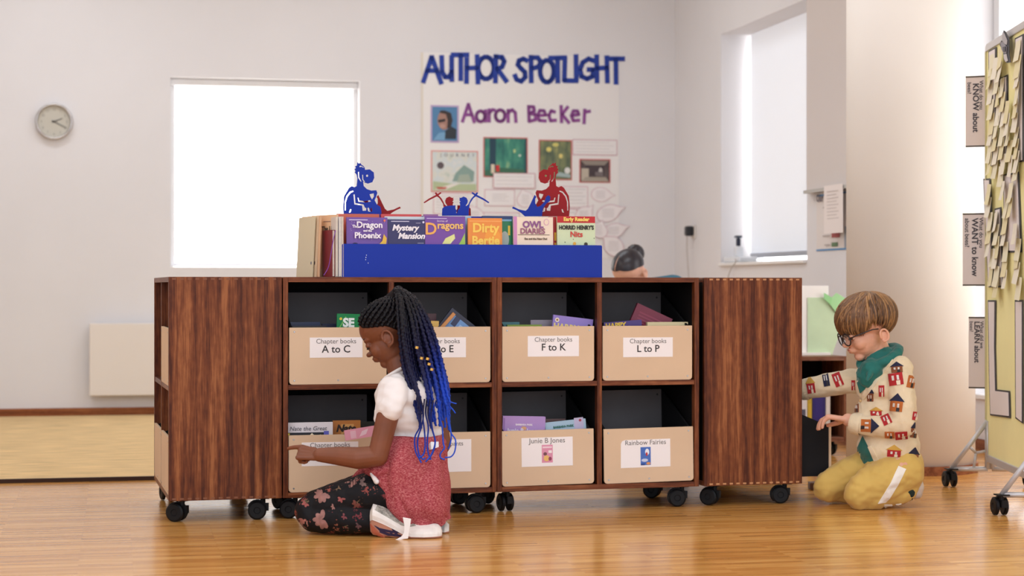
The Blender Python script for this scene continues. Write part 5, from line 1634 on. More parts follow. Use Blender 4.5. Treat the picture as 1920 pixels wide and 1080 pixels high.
for j, (y, x0, x1, rd) in enumerate(rings):
    cx_, rx = (x0 + x1) / 2, (x1 - x0) / 2
    for i in range(nj):
        a = 2 * pi * i / nj
        kk = 1 + 0.035 * sin(a * 5 + j * 0.5) * min(1, j / 4) + 0.02 * sin(a * 11 + 1.3 * j) * min(1, j / 5)
        sa, ca = math.copysign(abs(sin(a)) ** 0.72, sin(a)), math.copysign(abs(cos(a)) ** 0.8, cos(a))
        d = 0.02 - rd * sa * kk
        # hem rises at the back corner, as the cloth lies over the heels
        yy = y - (14 * max(0, -cos(a)) if False else 0) - max(0, (j - 5)) * 6.0 * max(0, cos(a)) ** 1.0 - max(0, (j - 6)) * 5 * max(0, -sin(a))
        p = G(cx_ + rx * ca * kk, yy, 0.0)
        q = G(cx_ + rx * ca * kk, yy, d)
        q.z = p.z
        fo_ = min(1, j / 3) * (0.026 * nz(q, (9, 5, 15)) + 0.013 * nz(q, (24, 10, 30), 4))
        cz_ = abs(nz(q, (10, 6, 13), 7.3))
        fo_ -= min(1, j / 3) * (0.024 * max(0, 0.20 - cz_) / 0.20 - 0.013)
        q += Vector((0.4 * fo_ * ca, -fo_ * sa, 0.004 * nz(q, (14, 14, 40))))
        q.z = max(q.z, 0.012)
        vs.append(q)
fs = [(j * nj + i, j * nj + (i + 1) % nj, (j + 1) * nj + (i + 1) % nj, (j + 1) * nj + i) for j in range(len(rings) - 1) for i in range(nj)]
me = new_mesh(vs, fs)
jo = link('waist_jumper', me, jm, girl, smooth=True, world=True)
md = jo.modifiers.new('sub', 'SUBSURF'); md.levels = 1; md.render_levels = 2
md = jo.modifiers.new('thick', 'SOLIDIFY'); md.thickness = 0.006; md.offset = 1
b = MB()
b.chain([(G(735, 838, -0.10), 0.022), (G(715, 862, -0.105), 0.026), (G(700, 880, -0.085), 0.022)], 14)
b.chain([(G(728, 880, -0.12), 0.020), (G(708, 884, -0.11), 0.024), (G(694, 884, -0.06), 0.020)], 14)
b.chain([(G(692, 876, 0.0), 0.02), (G(676, 890, 0.06), 0.018), (G(662, 905, 0.09), 0.016)], 14)
wr_ = []
for q in range(15):
    a = radians(-40 + 220 * q / 14)
    p0_ = G(771 + 60 * cos(a), 838 - 6 * cos(a), 0.0)
    p1_ = G(771 + 60 * cos(a), 838 - 6 * cos(a), 0.02 - 0.140 * math.copysign(abs(sin(a)) ** 0.8, sin(a)))
    p1_.z = p0_.z
    wr_.append(p1_)
b.tube(catmull(wr_, 2), 0.011, 10, flat=1.3)
remesh(b, 'tied_sleeve', jm, girl, 0.004, 4, lambda co, n: 0.003 * nz(co, (60, 60, 60)))
patchm = pmat((236, 236, 240))
bvJ = BVHTree.FromPolygons([v_.copy() for v_ in vs], fs)
patch(bvJ, [(803, 834), (815, 832), (816, 841), (804, 844)], patchm, girl, 'white_tag', 0.020)
b = MB()
b.cap(G(697, 889, -0.118), G(706, 903, -0.128), 0.006, 0.009, 8)
b.obj('shirt_hem_corner', white, girl, smooth=True, world=True)

# shoes
def shoe(root, secs, tilt, um, sm, nm='shoe'):
    def loft(fn, n=20):
        v = []
        for (x, ys, yb, d, wd) in secs:
            top, bot = G(x, ys, d), G(x, yb, d)
            c = (top + bot) / 2
            hh = (top.z - bot.z) / 2
            for k in range(n):
                a = 2 * pi * k / n
                dd = math.copysign(abs(cos(a)) ** 0.7, cos(a)) * wd
                vv = math.copysign(abs(sin(a)) ** 0.7, sin(a)) * hh
                dd, vv = fn(dd, vv, wd, hh)
                t = radians(tilt)
                v.append(c + Vector((0, dd * cos(t) - vv * sin(t), dd * sin(t) + vv * cos(t))))
        L = len(secs)
        f = [(i * n + k, i * n + (k + 1) % n, (i + 1) * n + (k + 1) % n, (i + 1) * n + k) for i in range(L - 1) for k in range(n)]
        f += [tuple(range(n - 1, -1, -1)), tuple((L - 1) * n + k for k in range(n))]
        for q in v:
            q.z = max(q.z, 0.001)
        return v, f
    v, f = loft(lambda d, z, w_, h: (d * (1.0 if z < 0 else 0.95), min(z, h * 0.62)))
    up_ = link(nm, new_mesh(v, f), um, root, smooth=True, world=True)
    v2, f2 = loft(lambda d, z, w_, h: (d * 1.03, max(z, h * 0.40)))
    so = link('sole', new_mesh(v2, f2), sm, up_, smooth=False, world=True)
    bv_ = BVHTree.FromPolygons(v, f)
    return up_, so, bv_, BVHTree.FromPolygons(v2, f2)
solem = mat('sole_offwhite', (232, 224, 216), 0.6, var=0.03, vscale=40)
treadm = mat('tread_grey', (150, 146, 136), 0.7, var=0.25, vscale=90)
upm = mat('shoe_pink_upper', (206, 150, 128), 0.6, var=0.05, vscale=12)
sl_, so_, bvU, bvSo = shoe(girl, [(694.5, 957, 998, -0.115, 0.020), (700, 944, 1004, -0.115, 0.034), (718, 950, 1009, -0.115, 0.038), (740, 964, 1011, -0.118, 0.040), (757, 976, 1012, -0.12, 0.043), (772, 982, 1012, -0.122, 0.045), (795, 982, 1013, -0.125, 0.046), (812, 983, 1013, -0.125, 0.042), (821, 986, 1012.5, -0.125, 0.034), (827, 991, 1011, -0.125, 0.022), (829, 996, 1008, -0.125, 0.010)], 26, upm, solem)
patch(bvSo, [(708, 946), (722, 950), (758, 972), (772, 979), (780, 986), (768, 988), (752, 985), (716, 964), (703, 956)], treadm, sl_, 'tread', 0.0015, 2.5, 0.001)
navy = pmat((44, 38, 78))
patch(bvU, [(702, 985), (712, 990), (735, 995), (752, 996), (752, 999), (734, 998.5), (712, 995)], navy, sl_, 'stripe', 0.002, 2, 0.001)
patch(bvU, [(712, 994), (730, 1000), (752, 1003), (752, 1006), (728, 1004), (712, 998)], navy, sl_, 'stripe', 0.002, 2, 0.001)
patch(bvU, [(733, 988), (737, 988), (748, 1004), (743, 1004)], navy, sl_, 'stripe', 0.003, 2, 0.001)
patch(bvU, [(727, 1003), (731, 1004), (743, 993), (739, 992)], navy, sl_, 'stripe', 0.003, 2, 0.001)
patch(bvU, [(693.5, 980), (697, 984), (712, 1000), (722, 1007), (712, 1006), (698, 998)], mat('heel_coral', (196, 108, 84), 0.5), sl_, 'heel_panel', 0.0015, 2, 0.001)
shoe(girl, [(752, 972, 998, 0.06, 0.02), (760, 964, 1000, 0.055, 0.036), (790, 968, 1003, 0.04, 0.042), (818, 976, 1004, 0.015, 0.044), (834, 980, 1004, 0.0, 0.036), (842, 985, 1001, -0.005, 0.02)], 22, upm, solem)
ZL = ZG - 0.185
lp_ = [(755, 970), (771, 973), (768, 992), (765, 1010), (757, 1011), (748, 1014), (737, 1016), (734, 1014.5), (744, 1011), (753, 1006), (757, 999), (758, 985)]
b = MB().poly([((x - 960) / F * ZL, CAMH - (y - 540) / F * ZL) for x, y in lp_], 0.005, T(0, ZL, 0))
b.obj('white_lace', mat('lace_white', (244, 238, 234), 0.7), girl, world=True, bevel=0.0015)

# hair: scalp cap, cornrows, ponytail braids
scalp = mat('scalp_dark', (24, 17, 19), 0.7, spec=0.15)
def braid_mat():
    m = bpy.data.materials.new('braid_black_to_blue')
    m.use_nodes = True
    nt = m.node_tree
    bs = nt.nodes['Principled BSDF']; bs.inputs['Roughness'].default_value = 0.4; bs.inputs['Specular IOR Level'].default_value = 0.18
    at = nt.nodes.new('ShaderNodeAttribute'); at.attribute_name = 'along'
    o = ramp(nt, at.outputs['Fac'], [(0.0, (15, 12, 15)), (0.2, (17, 15, 24)), (0.45, (24, 26, 66)), (0.75, (26, 62, 176)), (1.0, (40, 84, 206))])
    nt.links.new(o, bs.inputs['Base Color'])
    return m
brm = braid_mat()
def braid(root, pts, r, a0, a1, n=5, pitch=0.009, name='braid', taper=None):
    """plaited strand: two rows of bulges winding round the path"""
    P = catmull(pts, n)
    # even spacing
    Q, acc = [P[0]], 0.0
    stp = pitch / 4
    for a, c in zip(P, P[1:]):
        seg = (c - a).length
        while acc + seg >= stp:
            t = (stp - acc) / seg
            a = a.lerp(c, t)
            Q.append(a); seg = (c - a).length; acc = 0.0
        acc += seg
    if len(Q) < 4:
        return None
    L = len(Q)
    ns = 7
    v, al = [], []
    up = Vector((0.2, -0.9, 0.3))
    for i, p in enumerate(Q):
        t = (Q[min(i + 1, L - 1)] - Q[max(i - 1, 0)]).normalized()
        x = t.cross(up).normalized(); y = x.cross(t); up = y
        u_ = i / (L - 1)
        rr = r * (1 if taper is None else taper(u_))
        ph = 2 * pi * i / 4
        off = x * (rr * 0.22 * sin(ph / 2))
        rad = rr * (0.86 + 0.26 * abs(sin(ph / 2)))
        for k in range(ns):
            a = 2 * pi * k / ns
            v.append(p + off + x * rad * cos(a) + y * rad * sin(a))
            al.append(a0 + (a1 - a0) * u_)
    f = [(i * ns + k, i * ns + (k + 1) % ns, (i + 1) * ns + (k + 1) % ns, (i + 1) * ns + k) for i in range(L - 1) for k in range(ns)]
    f += [tuple(range(ns - 1, -1, -1)), tuple((L - 1) * ns + k for k in range(ns))]
    me = new_mesh(v, f)
    at = me.attributes.new('along', 'FLOAT', 'POINT')
    at.data.foreach_set('value', al)
    return link(name, me, brm, root, smooth=True, world=True)

BASE = G(747, 546, 0.03)
crown = (MG.inverted() @ BASE) - CC
def hairline(az):
    a = abs(az)
    return 40 - 0.70 * a if a < 40 else (12 - (a - 40) * 0.36 if a < 100 else -9.6 - (a - 100) * 0.95)
b = MB()
nA, nB = 48, 12
vs, fs = [], []
for i in range(nA):
    az = -180 + 360 * i / nA
    for j in range(nB):
        vs.append(skull(MG, sl(dirn(az, hairline(az)), crown, j / (nB - 1)), 1.018))
fs = [(i * nB + j, i * nB + j + 1, ((i + 1) % nA) * nB + j + 1, ((i + 1) % nA) * nB + j) for i in range(nA) for j in range(nB - 1)]
link('scalp_hair', new_mesh(vs, fs), scalp, girl, smooth=True, world=True)
b = MB()
b.cap(skull(MG, crown, 0.95), BASE, 0.036, 0.020, 16)
remesh(b, 'ponytail_base', scalp, girl, 0.005, 3)
for i in range(30):
    az = -175 + 350 * i / 29
    st = dirn(az, hairline(az) + 1.5)
    pts = []
    for t in (0.0, 0.2, 0.4, 0.6, 0.8, 0.93):
        dd = sl(st, crown, t)
        # rows curve back over the temple before rising to the ponytail
        if 30 < abs(az) < 110:
            dd = dd + Vector((-0.16, 0, -0.10)) * sin(pi * min(1, t * 1.3))
        p = skull(MG, dd, 1.045 + 0.05 * t)
        if t > 0.75:
            p = p.lerp(BASE, (t - 0.75) * 2.2)
        pts.append(p)
    pts.append(BASE + (pts[-1] - BASE) * 0.15)
    braid(girl, pts, 0.0062, 0.0, 0.12, 5, 0.010, 'cornrow')
rnd = random.Random(3)
NB = 46
for i in range(NB):
    s = (i + 0.5) / NB
    j = lambda k: rnd.uniform(-k, k)
    near = 1 - s
    dep = lambda a, c: a + (c - a) * rnd.random()
    lay = rnd.random()
    d1 = -0.085 * near - 0.02 + lay * 0.10
    d2 = -0.105 * near - 0.02 + lay * 0.16
    endy = 742 + 70 * rnd.random() if s > 0.62 else 775 + 30 * rnd.random()
    pts = [G(741 + 20 * s + j(2), 541 + 6 * s + j(3), 0.03 - 0.03 * near + j(0.02)),
           G(746 + 36 * s + j(2), 562 + 2 * s, 0.01 + d1 * 0.6),
           G(748 + 56 * s + j(2), 600, d1),
           G(749 + 72 * s + j(2), 645, d1 * 1.1),
           G(757 + 76 * s + j(2), 690, d2),
           G(772 + 68 * s + j(3), 735, d2 - 0.02),
           G(783 + 62 * s + j(3), endy, d2 - 0.025)]
    braid(girl, pts, 0.0060 + 0.0008 * rnd.random(), 0.05, 0.45 + 0.42 * s + 0.12 * rnd.random(), 6, 0.011, 'braid', taper=lambda u: 1.0 - 0.35 * max(0, u - 0.7) / 0.3)
# loose thin ends
tails = [[(783, 742), (789, 775), (787, 800), (778, 820), (779, 845), (786, 860), (790, 868)], [(788, 745), (794, 775), (790, 800), (783, 825), (785, 850), (793, 861), (798, 858)],
         [(796, 748), (793, 780), (796, 810), (797, 835), (794, 852), (786, 858)], [(800, 750), (798, 775), (803, 800), (801, 830), (803, 850), (808, 862)],
         [(806, 748), (803, 778), (810, 805), (815, 822), (815, 838), (808, 855), (798, 866)], [(812, 750), (808, 780), (811, 806), (816, 828), (810, 850), (800, 864)],
         [(826, 752), (824, 780), (829, 800), (831, 830), (833, 840), (826, 850), (826, 858), (834, 862)], [(838, 770), (840, 790), (846, 812), (854, 825), (853, 845), (846, 856), (834, 858)],
         [(840, 778), (844, 800), (846, 820), (843, 835), (840, 842)], [(842, 752), (848, 755), (856, 757)], [(842, 760), (849, 768), (854, 775)]]
for k, t in enumerate(tails):
    dd = -0.155 if k < 6 else -0.10
    if k >= 8: dd = -0.03
    MBt = MB().tube(catmull([G(x, y, dd - 0.005 * (k % 3)) for x, y in t], 7), 0.0026 if k < 9 else 0.0022, 6)
    me = new_mesh(MBt.v, MBt.f)
    at = me.attributes.new('along', 'FLOAT', 'POINT')
    nv = len(me.vertices)
    at.data.foreach_set('value', [min(1.0, (0.35 if k < 6 else 0.75) + 0.65 * i / nv) for i in range(nv)])
    link('loose_braid_end', me, brm, girl, smooth=True, world=True)
gold = mat('bead_gold', (214, 170, 90), 0.3, metal=0.8)
for (x, y) in ((781, 651), (790, 671), (801, 672), (804, 682), (809, 692)):
    MB().cyl(G(x, y, -0.135) + Vector((0, 0, -0.005)), (0.25, 0, 1), 0.0056, 0.008, 12).obj('hair_bead', gold, girl, smooth=False, world=True)

# ------------------------------------------------------------------ the boy
ZB = 6.97
def B(px, py, d=0.0):
    return W(px, py, ZB + d)
boy = thing('person', 'kneeling child in glasses, cream house patterned cardigan and mustard trousers', 'person', T((1650 - 960) / F * ZB, ZB, 0))
skinB = skin_mat('skin_light', (226, 170, 142), (200, 140, 120))
pit, yaw = radians(18), radians(-10)
bf, bl, bu = basis((-cos(pit) * cos(yaw), cos(pit) * sin(yaw), -sin(pit)), (0, 0, 1))
HB = 0.240
MBH = frame(B(1625, 615, 0.0), bf, bl, bu, HB)
cf_ = Vector((-0.9, -0.43, 0)).normalized(); cl_ = Vector((0, 0, 1)).cross(cf_); RB3 = Matrix((cf_, cl_, Vector((0, 0, 1)))).transposed()
b = MB()
head_prims(b, MBH, HB, ear=(-0.11, -0.15), es=0.8)
b.cap(B(1640, 650, 0.01), B(1655, 695, 0.01), 0.05, 0.055, 18)
b.ell(B(1660, 750, 0.0), (0.09, 0.10, 0.13), RB3, 18)
b.ell(B(1670, 840, 0.0), (0.09, 0.10, 0.12), RB3, 18)
b.chain([(B(1688, 712, -0.10), 0.035), (B(1692, 795, -0.13), 0.032), (B(1610, 795, -0.06), 0.0235)], 14)
b.cap(B(1610, 795, -0.06), B(1590, 787, -0.035), 0.024, 0.024, 14)
hand_prims(b, B(1590, 787, -0.035), B(1553, 781, -0.012), (-0.15, 0.0, -1), (-0.1, 1, 0.30), 0.064,
           [(40, 26, 14), (38, 30, 16), (40, 30, 16), (46, 30, 16)], 0.0088, thumbdir=(-0.7, 0.6, -0.4))
b.chain([(B(1625, 714, 0.09), 0.035), (B(1560, 722, 0.15), 0.03), (B(1502, 731, 0.20), 0.024)], 14)
hand_prims(b, B(1500, 731, 0.20), B(1478, 738, 0.22), (0, -0.2, -1), (0, -1, 0.2), 0.054, [(20, 25, 20)] * 4)
for k, d0 in ((0, -0.1), (-58, 0.06)):
    b.chain([(B(1686 + k * 0.5, 880, d0), 0.05), (B(1620 + k, 922, d0 - 0.02), 0.036), (B(1690 + k * 0.6, 932, d0 + 0.04), 0.028)], 12)
bodyB, bvB = remesh(b, 'body', skinB, boy, 0.0027, 4)
face_bits(boy, MBH, HB, (196, 110, 100), (92, 62, 44))

# hair: base cap and many swept locks
hairA = mat('hair_brown', (112, 78, 50), 0.5, var=0.14, vscale=60)
hairB = mat('hair_light_brown', (156, 114, 72), 0.45, var=0.1, vscale=60)
hairC = mat('hair_dark_brown', (84, 57, 38), 0.5, var=0.1, vscale=60)
def hl(az):
    a = abs(az)
    return -27 + 0.0 * a if a < 45 else (-27 + (a - 45) * 0.50 if a < 75 else (-12 - (a - 75) * 0.15 if a < 95 else -15 - (a - 95) * 1.0))
cr = Vector((-0.42, 0.0, 0.9))
vs = []
for i in range(nA):
    az = -180 + 360 * i / nA
    for j in range(nB):
        vs.append(skull(MBH, sl(dirn(az, hl(az) + 4), cr, j / (nB - 1)), 1.055))
link('hair_base', new_mesh(vs, fs), hairA, boy, smooth=True, world=True)
hb = MB()
rb = random.Random(11)
for i in range(1050):
    az = rb.uniform(-180, 180)
    e_ = min(40, hl(az) + rb.choice([rb.uniform(-10, 8), rb.uniform(0, 45)]))
    t0 = rb.choice([0.0, 0.15, 0.3, 0.45, 0.55])
    tw = rb.uniform(-30, 70) * (1 if az < 20 else -0.5)
    lift = rb.uniform(1.05, 1.12)
    pts, rad = [], []
    L = 8
    r0 = rb.uniform(0.0025, 0.0062)
    wob, wv = rb.uniform(-0.10, 0.10), rb.uniform(-0.05, 0.05)
    for k in range(L):
        t = t0 + (1 - t0) * k / (L - 1)
        dd = sl(cr, dirn(az + tw * (1 - t), e_), t)
        dd = dd + Vector((wv * sin(2 * pi * t), wob * sin(pi * t) + wv * sin(2.5 * pi * t), 0))
        kk = lift + 0.05 * sin(pi * min(1, t)) + (0.03 if t > 0.95 else 0) * rb.uniform(-1, 0.8)
        pts.append(skull(MBH, dd, kk))
        rad.append(r0 * (0.4 + 0.7 * sin(pi * (0.1 + 0.8 * k / (L - 1)))) if k < L - 1 else 0.0006)
    P2 = catmull(pts, 2)
    R2 = []
    for q in range(len(P2)):
        u_ = q / 2
        a_, b2 = int(u_), min(int(u_) + 1, L - 1)
        R2.append(rad[a_] + (rad[b2] - rad[a_]) * (u_ - a_))
    hb.tube(P2, R2, 5, mi=rb.choice([0, 0, 0, 1, 1, 2]), flat=0.55)
ho = hb.obj('hair_locks', None, boy, smooth=True, world=True, mats=[hairA, hairB, hairC])
tag(ho, kind='stuff')

# glasses
rimm = mat('glasses_dark', (46, 34, 34), 0.3)
gl_ = MB()
def ringpts(s, n=26):
    out = []
    for i in range(n + 1):
        a = 2 * pi * i / n
        out.append(MBH @ Vector((0.430 - 0.05 * (abs(cos(a) * 0.5 + 0.5)) * 0.6, (0.145 + 0.115 * cos(a)) * s, -0.055 + 0.095 * sin(a))))
    return out
for s in (1, -1):
    gl_.tube(ringpts(s), 0.011 * HB, 8)
    gl_.tube([MBH @ Vector((0.395, 0.262 * s, -0.03)), MBH @ Vector((0.30, 0.335 * s, -0.015)), MBH @ Vector((0.05, 0.375 * s, 0.0)), MBH @ Vector((-0.04, 0.385 * s, -0.02))], 0.0105 * HB, 8)
gl_.tube([MBH @ Vector((0.43, 0.035, -0.03)), MBH @ Vector((0.44, 0, -0.02)), MBH @ Vector((0.43, -0.035, -0.03))], 0.011 * HB, 8)
go = gl_.obj('glasses_frame', rimm, boy, smooth=True, world=True)
lm = mat('lens_glass', (240, 240, 240), 0.05)
lm.node_tree.nodes['Principled BSDF'].inputs['Alpha'].default_value = 0.16
for s in (1, -1):
    rp_ = ringpts(s, 24)[:-1]
    c0 = sum(rp_, Vector()) / len(rp_)
    link('lens', new_mesh([c0] + rp_, [(0, 1 + i, 1 + (i + 1) % 24) for i in range(24)]), lm, go, world=True)

# cardigan
def cardi():
    m = mat('cardigan_cream', (232, 212, 178), 0.95, var=0.03, vscale=20, spec=0.15, sheen=0.3)
    nt = m.node_tree
    tc = nt.nodes.new('ShaderNodeTexCoord')
    w_ = nt.nodes.new('ShaderNodeTexNoise'); w_.inputs['Scale'].default_value = 320
    nt.links.new(tc.outputs['Object'], w_.inputs['Vector'])
    bp = nt.nodes.new('ShaderNodeBump'); bp.inputs['Strength'].default_value = 0.35; bp.inputs['Distance'].default_value = 0.003
    nt.links.new(w_.outputs['Fac'], bp.inputs['Height']); nt.links.new(bp.outputs[0], nt.nodes['Principled BSDF'].inputs['Normal'])
    return m
cream = cardi()
b = MB()
b.ell(B(1659, 728, 0.0), (0.10, 0.118, 0.075), RB3, 26)
b.ell(B(1660, 780, 0.0), (0.108, 0.122, 0.11), RB3, 26)
b.ell(B(1666, 835, 0.0), (0.112, 0.126, 0.10), RB3, 26)
b.ell(B(1672, 862, 0.0), (0.108, 0.128, 0.055), RB3, 26)
b.cap(B(1632, 702, 0.07), B(1688, 692, -0.075), 0.046, 0.048, 18)
b.cap(B(1662, 682, 0.0), B(1660, 710, 0.0), 0.062, 0.078, 18)
b.chain([(B(1687, 712, -0.095), 0.050), (B(1694, 760, -0.125), 0.050), (B(1692, 796, -0.135), 0.047), (B(1655, 799, -0.10), 0.044), (B(1612, 797, -0.055), 0.036)], 18)
b.chain([(B(1626, 712, 0.085), 0.050), (B(1575, 718, 0.13), 0.046), (B(1530, 726, 0.17), 0.043), (B(1508, 730, 0.19), 0.038)], 18)
def foldC(co, n):
    return 0.005 * nz(co, (18, 18, 22)) + 0.003 * nz(co, (40, 40, 46), 3)
car, bvC = remesh(b, 'cardigan', cream, boy, 0.005, 3, foldC)
def cuff(c0, c1, r0, r1, m=cream):
    c0, c1 = Vector(c0), Vector(c1)
    ax = (c1 - c0).normalized()
    q = ax.to_track_quat('Z', 'Y').to_matrix()
    n = 44
    v = []
    for k in range(7):
        t = k / 6
        for i in range(n):
            a = 2 * pi * i / n
            r = (r0 + (r1 - r0) * t) * (1 + 0.04 * (1 if i % 2 else -1))
            if k in (0, 6): r *= 0.93
            v.append(c0.lerp(c1, t) + q @ Vector((r * cos(a), r * sin(a), 0)))
    f = [(j * n + i, j * n + (i + 1) % n, (j + 1) * n + (i + 1) % n, (j + 1) * n + i) for j in range(6) for i in range(n)]
    link('cuff', new_mesh(v, f), m, boy, smooth=True, world=True)
cuff(B(1615, 797, -0.058), B(1595, 793, -0.04), 0.041, 0.036)
cuff(B(1516, 729, 0.183), B(1500, 732, 0.2), 0.041, 0.037)
# shirt showing in the neck opening and below
teal = mat('shirt_teal', (18, 104, 96), 0.8, var=0.08, vscale=14, sheen=0.2)
patch(bvC, [(1612, 686), (1632, 692), (1652, 676), (1650, 694), (1636, 712), (1624, 728), (1614, 737), (1608, 718), (1606, 700)], teal, boy, 'shirt_front', 0.004, 3)
patch(bvC, [(1618, 818), (1628, 838), (1640, 866), (1622, 870), (1604, 862), (1598, 856), (1610, 836)], teal, boy, 'shirt_tail', 0.003, 3)
b = MB()
cpts = []
for i in range(21):
    a = radians(-150 + 300 * i / 20)
    c0 = B(1650, 672, 0.0)
    rr = 0.066
    cpts.append(c0 + cf_ * (-rr * cos(a) * 1.0) + cl_ * (rr * 1.05 * sin(a)) + Vector((0, 0, 0.034 * cos(a) + 0.004)))
b.tube(catmull(cpts, 2), 0.021, 10, flat=0.9)
b.cap(cpts[-1], B(1626, 714, -0.125), 0.019, 0.006, 10)
b.cap(cpts[0], B(1610, 706, -0.06), 0.017, 0.006, 10)
b.cap(B(1652, 676, 0.0), B(1654, 700, 0.0), 0.060, 0.066, 18)
b.cap(B(1634, 694, -0.05), B(1626, 712, -0.06), 0.045, 0.03, 14)
remesh(b, 'collar', teal, boy, 0.004, 2, lambda co, n: 0.003 * nz(co, (50, 50, 60)))
# button band ribs
for poly in ([(1652, 678), (1668, 668), (1676, 672), (1642, 722), (1620, 750), (1616, 742)], [(1628, 838), (1634, 836), (1648, 862), (1652, 872), (1640, 866)], [(1604, 688), (1610, 686), (1610, 720), (1614, 745), (1608, 735)]):
    patch(bvC, poly, mat('cardigan_band', (238, 220, 188), 0.95), boy, 'button_band', 0.0035, 3)
MB().ell(on_surface(bvC, 1615, 752, 0.004)[0], (0.006, 0.004, 0.006)).obj('button', mat('button_tan', (206, 170, 120), 0.4), boy, smooth=True, world=True)
RED, NAV, ORG, MUS, BRN = (176, 40, 44), (38, 40, 66), (186, 104, 48), (206, 160, 72), (134, 78, 48)
def house(cx_, cy_, w_, h, ang, body, roof, rh=0.8):
    a = radians(ang)
    w_, h = w_ * 1.12, h * 1.12
    def tr(x, y):
        return (cx_ + x * cos(a) - y * sin(a), cy_ + x * sin(a) + y * cos(a))
    m1 = mat('motif_%d_%d_%d' % body, body, 0.95)
    o = patch(bvC, [tr(-w_ / 2, -h / 2), tr(w_ / 2, -h / 2), tr(w_ / 2, h / 2), tr(-w_ / 2, h / 2)], m1, boy, 'house_motif', 0.0028, 3)
    if o is None:
        return
    if roof:
        patch(bvC, [tr(-w_ * 0.62, -h / 2), tr(w_ * 0.62, -h / 2), tr(0, -h / 2 - h * rh)], mat('motif_%d_%d_%d' % roof, roof, 0.95), o, 'roof', 0.003, 3)
    for sx in (-0.26, 0.08):
        patch(bvC, [tr(w_ * (sx), -h * 0.28), tr(w_ * (sx + 0.15), -h * 0.28), tr(w_ * (sx + 0.15), h * 0.08), tr(w_ * sx, h * 0.08)], pmat((222, 214, 206)), o, 'window', 0.0042, 2)
    patch(bvC, [tr(w_ * 0.02, h * 0.12), tr(w_ * 0.28, h * 0.12), tr(w_ * 0.28, h * 0.5), tr(w_ * 0.02, h * 0.5)], pmat((236, 222, 196) if body == RED else (40, 36, 40)), o, 'door', 0.0042, 2)
for hs in ((1680, 711, 23, 20, -8, RED, None), (1682, 693, 18, 10, -4, BRN, NAV), (1681, 762, 20, 17, 6, ORG, NAV), (1624, 798, 20, 17, 92, ORG, NAV), (1662, 787, 15, 16, -25, RED, None),
           (1690, 817, 20, 13, -4, RED, None), (1676, 850, 22, 11, 4, RED, MUS), (1712, 860, 15, 15, 10, BRN, NAV), (1571, 712, 14, 22, -22, RED, None), (1549, 712, 10, 22, -10, NAV, None),
           (1521, 728, 13, 16, -8, RED, MUS), (1632, 745, 10, 14, 0, BRN, NAV), (1653, 733, 9, 18, 0, RED, None), (1708, 716, 12, 20, 12, ORG, None), (1716, 780, 9, 14, 8, RED, None), (1643, 775, 18, 8, 0, RED, MUS),
           (1713, 812, 10, 16, 10, BRN, NAV), (1600, 722, 6, 16, 0, RED, None), (1607, 765, 6, 14, 0, BRN, NAV), (1668, 815, 16, 10, 0, ORG, None)):
    house(*hs)

# trousers
must = mat('trousers_mustard', (212, 176, 96), 0.85, var=0.03, vscale=7, bump=0.03, bscale=300, sheen=0.15, spec=0.2)
b = MB()
b.ell(B(1672, 872, 0.0), (0.115, 0.125, 0.075), RB3, 24)
b.chain([(B(1692, 885, -0.065), 0.082), (B(1650, 905, -0.11), 0.078), (B(1616, 922, -0.125), 0.062)], 20)
b.chain([(B(1613, 926, -0.125), 0.060), (B(1640, 930, -0.12), 0.052), (B(1698, 918, -0.08), 0.046)], 20)
b.chain([(B(1648, 872, 0.06), 0.08), (B(1600, 890, 0.05), 0.072), (B(1556, 910, 0.035), 0.058)], 20)
b.chain([(B(1553, 914, 0.035), 0.056), (B(1600, 916, 0.07), 0.052), (B(1660, 912, 0.12), 0.045)], 20)
def foldT(co, n):
    return 0.008 * nz(co, (20, 12, 24)) + 0.004 * nz(co, (44, 30, 50), 5)
tro, bvT = remesh(b, 'trousers', must, boy, 0.0048, 3, foldT)
for v_ in tro.data.vertices:
    if v_.co.z < 0.001: v_.co.z = 0.001
patch(bvT, [(1684, 874), (1699, 880), (1684, 908), (1668, 934), (1660, 942), (1646, 944), (1656, 928), (1670, 905)], mat('stripe_white', (244, 238, 228), 0.8), boy, 'side_stripe', 0.003, 3)
patch(bvT, [(1658, 946), (1676, 946), (1690, 944), (1672, 952), (1656, 953)], mat('stripe_white', (244, 238, 228), 0.8), boy, 'side_stripe', 0.003, 3)
# shoes
def bshoe(x, y, d, um):
    b = MB()
    b.chain([(B(x - 22, y + 8, d), 0.030), (B(x - 4, y - 2, d), 0.038), (B(x + 6, y + 10, d + 0.01), 0.030)], 14)
    o, _ = remesh(b, 'shoe', um, boy, 0.005, 3)
    b2 = MB()
    b2.chain([(B(x + 8, y - 14, d), 0.022), (B(x + 14, y + 2, d), 0.020), (B(x + 12, y + 16, d + 0.01), 0.017)], 14)
    remesh(b2, 'sole', mat('boy_sole', (214, 200, 186), 0.6), o, 0.004, 2)
bshoe(1709, 911, -0.075, mat('boy_shoe', (206, 196, 190), 0.6))
bshoe(1678, 902, 0.10, mat('boy_shoe', (206, 196, 190), 0.6))
b = MB().chain([(B(1690, 918, -0.08), 0.048), (B(1696, 918, -0.078), 0.047)], 16)
remesh(b, 'sock', mat('sock_dark_green', (26, 44, 40), 0.9), boy, 0.005, 2)

